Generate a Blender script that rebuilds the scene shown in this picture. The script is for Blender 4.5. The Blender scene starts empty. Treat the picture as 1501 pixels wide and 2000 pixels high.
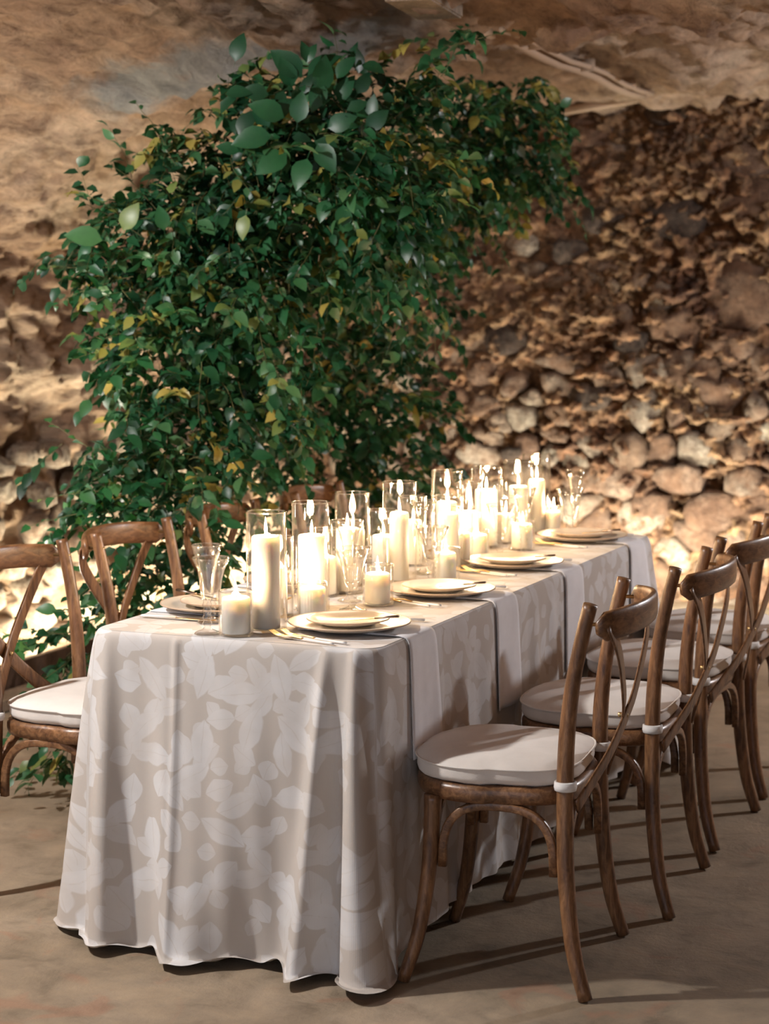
import bpy, bmesh, math, random
import numpy as np
from mathutils import Vector, Matrix, noise, Quaternion

random.seed(7)
rng = np.random.default_rng(7)
R = math.radians
scene = bpy.context.scene
COL = scene.collection

# ------------------------------------------------------------------ camera
# world axes: +Y runs along the long table, +X to its right, origin on the floor
# below the near right corner of the table top
F_PX = 3900.0
TH = math.atan(427 / F_PX)
YAW = R(22.7)
CAM = Vector((1.738, -4.176, 1.57))
cd = bpy.data.cameras.new('camera')
cam = bpy.data.objects.new('camera', cd)
COL.objects.link(cam)
cam.location = CAM
cam.rotation_euler = (R(90) - TH, 0, YAW)
cd.sensor_fit = 'VERTICAL'
cd.sensor_height = 36
cd.lens = F_PX / 2000 * 36
cd.clip_end = 60
cd.dof.use_dof = True
cd.dof.focus_distance = 4.75
cd.dof.aperture_fstop = 4.2
scene.camera = cam

# ------------------------------------------------------------------ light
w = bpy.data.worlds.new('world')
scene.world = w
w.use_nodes = True
w.node_tree.nodes['Background'].inputs[0].default_value = (0.80, 0.86, 1.0, 1)
w.node_tree.nodes['Background'].inputs[1].default_value = 0.55


def lamp(name, kind, loc, power, color, size=0.1, target=None, spot=None, blend=0.5, parent=None, size_y=None):
    l = bpy.data.lights.new(name, kind)
    l.energy = power
    l.color = color
    if kind == 'AREA':
        l.size = size
        if size_y:
            l.shape = 'RECTANGLE'
            l.size_y = size_y
    else:
        l.shadow_soft_size = size
    if kind == 'SPOT':
        l.spot_size = R(spot)
        l.spot_blend = blend
    o = bpy.data.objects.new(name, l)
    COL.objects.link(o)
    o.location = loc
    if target is not None:
        d = Vector(target) - Vector(loc)
        o.rotation_euler = d.to_track_quat('-Z', 'Y').to_euler()
    if parent:
        o.parent = parent
    return o


lamp('left_lamp', 'POINT', (-1.75, -1.0, 2.42), 132, (1.0, 0.975, 0.95), 0.05)
lamp('far_right_lamp', 'POINT', (2.5, 4.0, 2.15), 120, (0.93, 0.95, 1.0), 0.05)
lamp('ceiling_fill', 'SPOT', (-2.3, 0.9, 0.1), 105, (1.0, 0.86, 0.74), 0.05, (-2.2, 1.2, 2.5), 140, 0.9)  # unseen fill spot, added to brighten the upper left wall and ceiling
# LED strips on the floor washing the foot of the walls
lamp('left_wall_strip', 'AREA', (-2.67, 3.7, 0.035), 60, (1.0, 0.93, 0.70), 3.4, (-2.95, 3.7, 0.50), size_y=0.03)
lamp('end_wall_strip', 'AREA', (-0.6, 5.30, 0.04), 52, (1.0, 0.95, 0.78), 3.2, (-0.6, 5.85, 0.50), size_y=0.04)
scene.view_settings.view_transform = 'Standard'
scene.view_settings.look = 'None'
scene.view_settings.gamma = 1
scene.view_settings.use_curve_mapping = False
scene.view_settings.exposure = 1.1
scene.cycles.use_denoising = True
scene.cycles.max_bounces = 10
scene.cycles.transparent_max_bounces = 24
scene.cycles.sample_clamp_indirect = 6
scene.cycles.caustics_reflective = False
scene.cycles.caustics_refractive = False

# ------------------------------------------------------------------ pixel measurement helpers
FW = Vector((-math.sin(YAW) * math.cos(TH), math.cos(YAW) * math.cos(TH), -math.sin(TH)))
RT = Vector((math.cos(YAW), math.sin(YAW), 0))
UP = RT.cross(FW)


def ray(px, py):
    return RT * (px - 750.5) + UP * (1000 - py) + FW * F_PX


def on_z(px, py, z):
    d = ray(px, py)
    return CAM + d * ((z - CAM.z) / d.z)


def on_y(px, py, y):
    d = ray(px, py)
    return CAM + d * ((y - CAM.y) / d.y)


def at_depth(px, py, dep):
    return CAM + ray(px, py) * (dep / F_PX)


# ------------------------------------------------------------------ object helpers
def tag(o, label=None, cat=None, group=None, kind=None):
    if label: o['label'] = label
    if cat: o['category'] = cat
    if group: o['group'] = group
    if kind: o['kind'] = kind
    return o


def empty(name, loc=(0, 0, 0), rz=0.0):
    o = bpy.data.objects.new(name, None)
    COL.objects.link(o)
    o.empty_display_size = 0.1
    o.location = loc
    o.rotation_euler = (0, 0, rz)
    return o


def link_bm(name, bm, m, parent=None, smooth=True, loc=None):
    me = bpy.data.meshes.new(name)
    bmesh.ops.recalc_face_normals(bm, faces=bm.faces)
    bm.to_mesh(me)
    bm.free()
    if smooth:
        me.polygons.foreach_set('use_smooth', [True] * len(me.polygons))
    if m: me.materials.append(m)
    o = bpy.data.objects.new(name, me)
    COL.objects.link(o)
    if parent: o.parent = parent
    if loc is not None: o.location = loc
    return o


def copy_tree(o, parent=None):
    c = o.copy()
    COL.objects.link(c)
    if parent: c.parent = parent
    for ch in list(o.children):
        copy_tree(ch, c)
    return c


def box(bm, c, s, rot=None, bevel=0.0):
    g = bmesh.ops.create_cube(bm, size=1)
    vs = g['verts']
    for v in vs:
        v.co = Vector((v.co.x * s[0], v.co.y * s[1], v.co.z * s[2]))
        if rot: v.co = rot @ v.co
        v.co += Vector(c)
    if bevel:
        es = list({e for v in vs for e in v.link_edges})
        bmesh.ops.bevel(bm, geom=es, offset=bevel, segments=2, affect='EDGES')


def lathe(bm, prof, n=32, c=(0, 0, 0), close=False):
    rings = []
    cx, cy, cz = c
    for r, z in prof:
        if r < 1e-5:
            rings.append([bm.verts.new((cx, cy, cz + z))])
        else:
            rings.append([bm.verts.new((cx + r * math.cos(2 * math.pi * k / n), cy + r * math.sin(2 * math.pi * k / n), cz + z)) for k in range(n)])
    seq = list(zip(rings, rings[1:]))
    if close: seq.append((rings[-1], rings[0]))
    for a, b in seq:
        for k in range(n):
            k2 = (k + 1) % n
            if len(a) == 1 and len(b) == 1: continue
            if len(a) == 1: bm.faces.new((a[0], b[k], b[k2]))
            elif len(b) == 1: bm.faces.new((a[k], a[k2], b[0]))
            else: bm.faces.new((a[k], a[k2], b[k2], b[k]))


def catmull(pts, sub=6):
    P = [Vector(p) for p in pts]
    P = [P[0] * 2 - P[1]] + P + [P[-1] * 2 - P[-2]]
    out = []
    for i in range(1, len(P) - 2):
        for k in range(sub):
            t = k / sub
            a, b, c, d = P[i - 1], P[i], P[i + 1], P[i + 2]
            out.append(0.5 * ((2 * b) + (c - a) * t + (2 * a - 5 * b + 4 * c - d) * t * t + (3 * b - a - 3 * c + d) * t ** 3))
    out.append(P[-2])
    return out


def sweep(bm, pts, sec, hint=(0, 0, 1), cap=True):
    """sec: list of (a, b) or function t->list; a along side, b along normal"""
    n = len(pts)
    rings = []
    for i, p in enumerate(pts):
        T = (pts[min(i + 1, n - 1)] - pts[max(i - 1, 0)]).normalized()
        h = Vector(hint(i / (n - 1)) if callable(hint) else hint)
        S = h.cross(T)
        if S.length < 1e-4: S = Vector((1, 0, 0)).cross(T)
        S.normalize()
        N = T.cross(S)
        s = sec(i / (n - 1)) if callable(sec) else sec
        rings.append([bm.verts.new(p + S * a + N * b) for a, b in s])
    m = len(rings[0])
    for a, b in zip(rings, rings[1:]):
        for k in range(m):
            bm.faces.new((a[k], a[(k + 1) % m], b[(k + 1) % m], b[k]))
    if cap:
        for rg in (rings[0], rings[-1]):
            c = bm.verts.new(sum((v.co for v in rg), Vector()) / m)
            for k in range(m):
                bm.faces.new((rg[k], rg[(k + 1) % m], c))


def circ(r, n=12, e=1.0):
    return [(r * math.cos(2 * math.pi * k / n), r * e * math.sin(2 * math.pi * k / n)) for k in range(n)]


def rrect(w_, h_, n=16, p=4.0):
    out = []
    for k in range(n):
        a = 2 * math.pi * (k + 0.5) / n
        c, s = math.cos(a), math.sin(a)
        out.append((w_ / 2 * math.copysign(abs(c) ** (2 / p), c), h_ / 2 * math.copysign(abs(s) ** (2 / p), s)))
    return out


# ------------------------------------------------------------------ material helpers
class NT:
    def __init__(self, name):
        self.m = bpy.data.materials.new(name)
        self.m.use_nodes = True
        self.n = self.m.node_tree.nodes
        self.l = self.m.node_tree.links
        self.b = self.n['Principled BSDF']
        self.out = self.n['Material Output']

    def add(self, t, **kw):
        nd = self.n.new(t)
        for k, v in kw.items():
            setattr(nd, k, v)
        return nd

    def put(self, sock, v):
        if v is None: return
        if isinstance(v, bpy.types.NodeSocket): self.l.new(v, sock)
        else: sock.default_value = v

    def math(self, op, a, b=None, c=None, clamp=False):
        nd = self.add('ShaderNodeMath', operation=op, use_clamp=clamp)
        self.put(nd.inputs[0], a)
        self.put(nd.inputs[1], b)
        self.put(nd.inputs[2], c)
        return nd.outputs[0]

    def noise(self, vec, scale, detail=4, rough=0.55, dist=0.0):
        nd = self.add('ShaderNodeTexNoise')
        self.put(nd.inputs['Vector'], vec)
        nd.inputs['Scale'].default_value = scale
        nd.inputs['Detail'].default_value = detail
        nd.inputs['Roughness'].default_value = rough
        nd.inputs['Distortion'].default_value = dist
        return nd.outputs['Fac']

    def ramp(self, fac, stops):
        nd = self.add('ShaderNodeValToRGB')
        self.put(nd.inputs[0], fac)
        cr = nd.color_ramp
        while len(cr.elements) < len(stops): cr.elements.new(0.5)
        for e, (p, c) in zip(cr.elements, stops):
            e.position = p
            e.color = (*c, 1) if len(c) == 3 else c
        return nd.outputs[0]

    def mix(self, fac, a, b, mode='MIX'):
        nd = self.add('ShaderNodeMix', data_type='RGBA', blend_type=mode)
        self.put(nd.inputs[0], fac)
        self.put(nd.inputs[6], a if isinstance(a, bpy.types.NodeSocket) else (*a, 1))
        self.put(nd.inputs[7], b if isinstance(b, bpy.types.NodeSocket) else (*b, 1))
        return nd.outputs[2]

    def vmath(self, op, a, b=None, scale=None):
        nd = self.add('ShaderNodeVectorMath', operation=op)
        self.put(nd.inputs[0], a)
        if b is not None: self.put(nd.inputs[1], b)
        if scale is not None: self.put(nd.inputs[3], scale)
        return nd.outputs[0]

    def bump(self, h, strength, dist=0.01, normal=None):
        nd = self.add('ShaderNodeBump')
        nd.inputs['Strength'].default_value = strength
        nd.inputs['Distance'].default_value = dist
        self.put(nd.inputs['Height'], h)
        if normal: self.put(nd.inputs['Normal'], normal)
        return nd.outputs[0]

    def pos(self):
        return self.add('ShaderNodeNewGeometry').outputs['Position']

    def obj(self):
        return self.add('ShaderNodeTexCoord').outputs['Object']

    def mapping(self, vec, scale=(1, 1, 1), rot=(0, 0, 0), loc=(0, 0, 0)):
        nd = self.add('ShaderNodeMapping')
        self.put(nd.inputs[0], vec)
        nd.inputs['Location'].default_value = loc
        nd.inputs['Rotation'].default_value = rot
        nd.inputs['Scale'].default_value = scale
        return nd.outputs[0]

    def set(self, **kw):
        for k, v in kw.items():
            self.put(self.b.inputs[k.replace('_', ' ')], v)


def simple(name, col, rough=0.5, metal=0.0, **kw):
    t = NT(name)
    t.set(Base_Color=(*col, 1), Roughness=rough, Metallic=metal)
    for k, v in kw.items(): t.set(**{k: v})
    return t.m


def rock_mat():
    t = NT('cave_rock')
    P = t.pos()
    st = t.mapping(P, scale=(1, 0.45, 1.6))
    n1 = t.noise(st, 1.6, 5, 0.6, 0.6)
    n2 = t.noise(st, 11, 10, 0.74, 0.5)
    n3 = t.noise(P, 40, 6, 0.7)
    base = t.ramp(n1, [(0.30, (0.33, 0.19, 0.12)), (0.45, (0.47, 0.30, 0.19)), (0.56, (0.54, 0.38, 0.27)), (0.72, (0.62, 0.47, 0.34))])
    mott = t.ramp(n2, [(0.34, (0.42, 0.34, 0.30)), (0.46, (0.88, 0.86, 0.84)), (0.62, (1.28, 1.26, 1.24))])
    c = t.mix(1.0, base, mott, 'MULTIPLY')
    och = t.ramp(t.noise(P, 3.3, 4), [(0.58, (0, 0, 0)), (0.68, (1, 1, 1))])
    c = t.mix(t.math('MULTIPLY', och, 0.5), c, (0.50, 0.29, 0.14))
    # grey lime stain along the shoulder of the vault (its own shape, a streak on the rock)
    sx = t.add('ShaderNodeSeparateXYZ')
    t.put(sx.inputs[0], P)
    wob = t.math('MULTIPLY', t.math('SUBTRACT', t.noise(P, 2.3, 5, 0.6), 0.5), 1.5)
    dx = t.math('ABSOLUTE', t.math('SUBTRACT', t.math('ADD', sx.outputs[1], t.math('MULTIPLY', wob, 0.45)), t.math('ADD', t.math('MULTIPLY', sx.outputs[0], -0.12), 2.24)))
    lim = t.math('MULTIPLY', t.math('MULTIPLY', t.math('SUBTRACT', 0.19, dx, clamp=True), t.math('MULTIPLY', t.math('ADD', sx.outputs[0], t.math('ADD', 2.30, t.math('MULTIPLY', wob, 0.3)), clamp=True), 4, clamp=True)), 10.0, clamp=True)
    far = t.math('MULTIPLY', t.math('SUBTRACT', t.math('ADD', -0.75, t.math('MULTIPLY', wob, 0.5)), sx.outputs[0], clamp=True), 4, clamp=True)
    hi = t.math('MULTIPLY', t.math('SUBTRACT', sx.outputs[2], 1.95, clamp=True), 5, clamp=True)
    m_ = t.math('MULTIPLY', t.math('MULTIPLY', lim, far), t.math('MULTIPLY', hi, 0.85))
    c = t.mix(m_, c, t.ramp(n2, [(0.3, (0.22, 0.23, 0.23)), (0.65, (0.40, 0.41, 0.40))]))
    t.set(Base_Color=c, Roughness=0.92)
    h = t.math('ADD', t.math('MULTIPLY', n2, 1.1), t.math('MULTIPLY', n3, 0.25))
    t.set(Normal=t.bump(h, 1.0, 0.075))
    return t.m


def mortar_mat():
    t = NT('rubble_mortar')
    P = t.pos()
    n1 = t.noise(P, 2.2, 5, 0.6, 0.3)
    n2 = t.noise(P, 14, 8, 0.7, 0.5)
    c = t.ramp(n1, [(0.32, (0.12, 0.055, 0.030)), (0.5, (0.24, 0.13, 0.07)), (0.66, (0.34, 0.21, 0.11))])
    c = t.mix(1.0, c, t.ramp(n2, [(0.36, (0.38, 0.33, 0.30)), (0.5, (1, 1, 1)), (0.62, (1.6, 1.5, 1.4))]), 'MULTIPLY')
    t.set(Base_Color=c, Roughness=0.95)
    t.set(Normal=t.bump(n2, 1.0, 0.05))
    return t.m


def stone_mat(name, stops, amt=0.07, blend=0.85):
    t = NT(name)
    P = t.pos()
    oi = t.add('ShaderNodeObjectInfo').outputs['Random']
    n1 = t.noise(P, 9, 8, 0.72, 0.6)
    n2 = t.noise(P, 26, 8, 0.75)
    c = t.ramp(t.math('ADD', t.math('MULTIPLY', oi, 0.55), t.math('MULTIPLY', n1, 0.55)), stops)
    c = t.mix(1.0, c, t.ramp(n2, [(0.36, (0.38, 0.33, 0.30)), (0.5, (1, 1, 1)), (0.62, (1.55, 1.5, 1.45))]), 'MULTIPLY')
    if blend:
        red = t.ramp(t.noise(P, 3.1, 5, 0.7, 0.5), [(0.38, (0.10, 0.045, 0.022)), (0.52, (0.24, 0.125, 0.07)), (0.66, (0.32, 0.195, 0.125))])
        c = t.mix(t.ramp(t.noise(P, 5.5, 5, 0.65), [(0.42, (blend,) * 3), (0.60, (0.12,) * 3)]), c, red)
    t.set(Base_Color=c, Roughness=0.92)
    t.set(Normal=t.bump(t.math('ADD', n1, t.math('MULTIPLY', n2, 0.5)), 1.0, amt))
    return t.m


def floor_mat():
    t = NT('earthen_floor')
    P = t.pos()
    n1 = t.noise(P, 1.1, 6, 0.6, 0.4)
    n2 = t.noise(P, 7, 8, 0.7, 0.3)
    n3 = t.noise(P, 60, 4, 0.6)
    c = t.ramp(n1, [(0.3, (0.17, 0.13, 0.085)), (0.48, (0.27, 0.21, 0.145)), (0.62, (0.34, 0.27, 0.195)), (0.75, (0.36, 0.265, 0.19))])
    c = t.mix(1.0, c, t.ramp(n2, [(0.3, (0.55, 0.53, 0.5)), (0.47, (0.92, 0.92, 0.92)), (0.66, (1.18, 1.16, 1.12))]), 'MULTIPLY')
    red = t.ramp(t.noise(P, 4.5, 3, 0.5, 1.2), [(0.60, (0, 0, 0)), (0.68, (1, 1, 1))])
    c = t.mix(t.math('MULTIPLY', red, 0.35), c, (0.34, 0.15, 0.085))
    t.set(Base_Color=c, Roughness=t.ramp(n2, [(0.3, (0.55,) * 3), (0.7, (0.85,) * 3)]))
    t.set(Normal=t.bump(t.math('ADD', n2, t.math('MULTIPLY', n3, 0.2)), 0.5, 0.012))
    return t.m


def cloth_mat():
    t = NT('leaf_print_linen')
    uv = t.add('ShaderNodeTexCoord').outputs['UV']
    nz = t.add('ShaderNodeTexNoise')
    t.put(nz.inputs['Vector'], uv)
    nz.inputs['Scale'].default_value = 9
    nz.inputs['Detail'].default_value = 3
    wob = t.vmath('SCALE', t.vmath('SUBTRACT', nz.outputs['Color'], (0.5, 0.5, 0.5)), scale=0.035)
    uvw = t.vmath('ADD', uv, wob)

    def layer(scale, L, W, off, pick):
        v = t.mapping(uvw, scale=(scale, scale, scale), loc=(off, off * 0.7, 0))
        vo = t.add('ShaderNodeTexVoronoi', voronoi_dimensions='2D', feature='F1')
        t.put(vo.inputs['Vector'], v)
        vo.inputs['Scale'].default_value = 1
        vo.inputs['Randomness'].default_value = 0.75
        loc = t.vmath('SUBTRACT', v, vo.outputs['Position'])
        sc = t.add('ShaderNodeSeparateColor')
        t.put(sc.inputs[0], vo.outputs['Color'])
        ro = t.add('ShaderNodeVectorRotate', rotation_type='Z_AXIS')
        t.put(ro.inputs['Vector'], loc)
        t.put(ro.inputs['Angle'], t.math('MULTIPLY', sc.outputs[0], 6.283))
        s = t.add('ShaderNodeSeparateXYZ')
        t.put(s.inputs[0], ro.outputs[0])
        q = t.math('DIVIDE', s.outputs[0], L)
        q2 = t.math('SUBTRACT', 1.0, t.math('MULTIPLY', q, q))
        d = t.math('SUBTRACT', t.math('MULTIPLY', q2, W), t.math('ABSOLUTE', s.outputs[1]))
        leaf = t.math('MULTIPLY', d, 28, clamp=True)
        vein = t.math('SUBTRACT', 1.0, t.math('MULTIPLY', t.math('ABSOLUTE', s.outputs[1]), 60, clamp=True))
        leaf = t.math('MULTIPLY', leaf, t.math('SUBTRACT', 1.0, t.math('MULTIPLY', vein, 0.45)))
        on = t.math('GREATER_THAN', sc.outputs[1], pick)
        return t.math('MULTIPLY', leaf, on)

    m1 = layer(8.0, 0.52, 0.24, 0.0, 0.30)
    m2 = layer(11.5, 0.46, 0.33, 3.7, 0.35)
    m3 = layer(9.6, 0.50, 0.22, 8.3, 0.35)
    m4 = layer(15.0, 0.40, 0.34, 13.1, 0.5)
    m = t.math('MAXIMUM', t.math('MAXIMUM', m1, t.math('MULTIPLY', m2, 0.9)), t.math('MAXIMUM', t.math('MULTIPLY', m3, 0.85), t.math('MULTIPLY', m4, 0.8)))
    blot = t.ramp(t.noise(uv, 5.0, 3, 0.6), [(0.42, (0.55,) * 3), (0.6, (1.0,) * 3)])
    m = t.math('MULTIPLY', m, blot)
    c = t.mix(m, (0.51, 0.465, 0.425), (0.66, 0.655, 0.66))
    wv = t.add('ShaderNodeTexWave', wave_type='BANDS', bands_direction='X')
    t.put(wv.inputs['Vector'], uv)
    wv.inputs['Scale'].default_value = 170
    wv2 = t.add('ShaderNodeTexWave', wave_type='BANDS', bands_direction='Y')
    t.put(wv2.inputs['Vector'], uv)
    wv2.inputs['Scale'].default_value = 170
    t.set(Base_Color=c, Roughness=0.85, Sheen_Weight=0.15)
    slub = t.noise(t.mapping(uv, scale=(1, 12, 1)), 30, 3)
    t.set(Normal=t.bump(t.math('ADD', t.math('ADD', wv.outputs['Fac'], wv2.outputs['Fac']), slub), 0.15, 0.001))
    return t.m


def wood_mat(name, dark=(0.070, 0.027, 0.011), mid=(0.195, 0.092, 0.040), light=(0.34, 0.178, 0.083), rough=0.38, sc=(7, 7, 1.3)):
    t = NT(name)
    O = t.obj()
    g = t.mapping(O, scale=sc)
    n1 = t.noise(g, 9, 6, 0.65, 0.8)
    n2 = t.noise(O, 6, 4, 0.6)
    c = t.ramp(n1, [(0.30, dark), (0.5, mid), (0.70, light)])
    c = t.mix(1.0, c, t.ramp(n2, [(0.3, (0.6, 0.58, 0.55)), (0.6, (1.1, 1.1, 1.1))]), 'MULTIPLY')
    wear = t.ramp(t.noise(O, 26, 5, 0.7), [(0.64, (0, 0, 0)), (0.74, (1, 1, 1))])
    c = t.mix(t.math('MULTIPLY', wear, 0.3), c, (0.42, 0.33, 0.25))
    t.set(Base_Color=c, Roughness=rough, Coat_Weight=0.25, Coat_Roughness=0.25)
    t.set(Normal=t.bump(n1, 0.25, 0.004))
    return t.m


def glass_mat(name, edge=0.85, power=3.0, base=0.05):
    t = NT(name)
    t.n.remove(t.b)
    tr = t.add('ShaderNodeBsdfTransparent')
    tr.inputs[0].default_value = (0.985, 0.985, 0.98, 1)
    gl = t.add('ShaderNodeBsdfGlossy')
    gl.inputs['Color'].default_value = (1, 0.99, 0.97, 1)
    gl.inputs['Roughness'].default_value = 0.03
    lw = t.add('ShaderNodeLayerWeight')
    lw.inputs['Blend'].default_value = 0.5
    f = t.math('POWER', lw.outputs['Facing'], power)
    f = t.math('ADD', t.math('MULTIPLY', f, edge), base, clamp=True)
    mx = t.add('ShaderNodeMixShader')
    t.put(mx.inputs[0], f)
    t.l.new(tr.outputs[0], mx.inputs[1])
    t.l.new(gl.outputs[0], mx.inputs[2])
    t.l.new(mx.outputs[0], t.out.inputs['Surface'])
    return t.m


def leaf_mat():
    t = NT('glossy_leaf')
    a = t.add('ShaderNodeAttribute', attribute_name='tint').outputs['Fac']
    c = t.ramp(a, [(0.0, (0.008, 0.045, 0.022)), (0.35, (0.016, 0.085, 0.038)), (0.62, (0.032, 0.135, 0.055)),
                   (0.80, (0.090, 0.200, 0.090)), (0.90, (0.19, 0.23, 0.065)), (1.0, (0.45, 0.35, 0.10))])
    c = t.mix(0.35, c, t.ramp(t.noise(t.pos(), 40, 3), [(0.3, (0.01, 0.05, 0.02)), (0.7, (0.10, 0.22, 0.09))]), 'SOFT_LIGHT')
    t.set(Base_Color=c, Roughness=0.40, Specular_IOR_Level=0.45)
    tl = t.add('ShaderNodeBsdfTranslucent')
    t.put(tl.inputs[0], t.mix(1.0, c, (1.5, 1.6, 0.8), 'MULTIPLY'))
    mx = t.add('ShaderNodeMixShader')
    mx.inputs[0].default_value = 0.16
    t.l.new(t.b.outputs[0], mx.inputs[1])
    t.l.new(tl.outputs[0], mx.inputs[2])
    t.l.new(mx.outputs[0], t.out.inputs['Surface'])
    return t.m


def emit_mat(name, col, strength):
    t = NT(name)
    t.set(Base_Color=(*col, 1), Emission_Color=(*col, 1), Emission_Strength=strength)
    return t.m


M_ROCK = rock_mat()
M_MORTAR = mortar_mat()
M_STONE = stone_mat('rubble_stone', [(0.15, (0.11, 0.06, 0.036)), (0.4, (0.22, 0.13, 0.085)), (0.6, (0.32, 0.22, 0.16)), (0.85, (0.28, 0.23, 0.18))])
M_PALE = stone_mat('pale_limestone', [(0.15, (0.24, 0.16, 0.10)), (0.4, (0.37, 0.28, 0.21)), (0.6, (0.47, 0.39, 0.31)), (0.85, (0.42, 0.38, 0.30))], blend=0.6)
M_BASALT = stone_mat('dark_stone', [(0.2, (0.040, 0.024, 0.018)), (0.6, (0.085, 0.055, 0.04)), (0.9, (0.14, 0.10, 0.075))], blend=0)
M_FLOOR = floor_mat()
M_CLOTH = cloth_mat()
M_WOOD = wood_mat('aged_walnut')
M_WOODX = wood_mat('aged_walnut_bent', sc=(1.3, 6, 7))
M_PLANK = wood_mat('dark_plank', (0.03, 0.014, 0.007), (0.07, 0.034, 0.017), (0.12, 0.06, 0.03), 0.7)
M_GREYWOOD = wood_mat('weathered_wood', (0.12, 0.08, 0.05), (0.22, 0.16, 0.11), (0.33, 0.25, 0.18), 0.8)
M_GLASS = glass_mat('clear_glass', 0.75, 3.2, 0.045)
M_CRYSTAL = glass_mat('pressed_glass', 0.85, 1.8, 0.07)
M_PLATE = simple('cream_stoneware', (0.80, 0.72, 0.62), 0.28, Coat_Weight=0.4, Coat_Roughness=0.15)
M_RIM = simple('raw_plate_rim', (0.52, 0.38, 0.27), 0.5)
M_GOLD = simple('brushed_gold', (0.72, 0.46, 0.18), 0.28, 1.0)
M_SILVER = simple('dull_steel', (0.32, 0.25, 0.21), 0.3, 1.0)
M_HANDLE = simple('white_handle', (0.80, 0.78, 0.76), 0.35)
M_BRASS = simple('rivet_brass', (0.55, 0.40, 0.20), 0.4, 1.0)
M_PIPE = simple('painted_conduit', (0.33, 0.23, 0.16), 0.75)
M_WICK = simple('burnt_wick', (0.02, 0.015, 0.01), 0.9)
M_STEM = simple('vine_stem', (0.10, 0.095, 0.03), 0.7)
M_TINT = leaf_mat()
M_FLAME = emit_mat('candle_flame', (1.0, 0.74, 0.42), 26)


def fabric(name, col, rough=0.9, scale=600, sheen=0.2):
    t = NT(name)
    O = t.obj()
    n = t.noise(O, 9, 4, 0.6)
    c = t.mix(1.0, col, t.ramp(n, [(0.3, (0.90, 0.89, 0.88)), (0.7, (1.03, 1.03, 1.03))]), 'MULTIPLY')
    t.set(Base_Color=c, Roughness=rough, Sheen_Weight=sheen)
    t.set(Normal=t.bump(t.math('ADD', t.noise(O, scale, 2), t.math('MULTIPLY', t.noise(O, 14, 3), 3)), 0.25, 0.002))
    return t.m


M_CUSHION = fabric('ivory_cushion', (0.78, 0.73, 0.68))
M_TIE = fabric('white_tie', (0.82, 0.81, 0.80))
M_NAPKIN = fabric('white_linen_napkin', (0.83, 0.83, 0.86))
tw = NT('candle_wax')
tw.set(Base_Color=(0.95, 0.91, 0.83, 1), Roughness=0.5, Subsurface_Weight=0.35, Subsurface_Radius=(0.020, 0.017, 0.014), Subsurface_Scale=1.0)
M_WAX = tw.m


def struct(o):
    o['kind'] = 'structure'
    return o


# ------------------------------------------------------------------ room: vaulted rock cellar
XL, XR, YE, ZW = -2.93, 3.3, 5.85, 1.15
A_H, CX = 3.03, 0.10
Z_C = 1.41


def profile(t):
    """t in 0..1 from left floor up and over to the right floor -> (x, z, nx, nz)"""
    # wall length ZW, arc, wall
    La, Lb = ZW, 6.2
    s = t * (2 * La + Lb)
    if s < La: return (-A_H + CX, s)
    if s > La + Lb: return (A_H + CX, La - (s - La - Lb))
    a = math.pi * (1 - (s - La) / Lb)
    c, sn = math.cos(a), math.sin(a)
    n_ = 3.1
    k = (abs(c) ** n_ + abs(sn) ** n_) ** (-1 / n_)
    return (CX + A_H * k * c, ZW + Z_C * k * sn)


def fbm(v, o=5, h=0.9, lac=2.1):
    return noise.fractal(v, h, lac, o)


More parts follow.
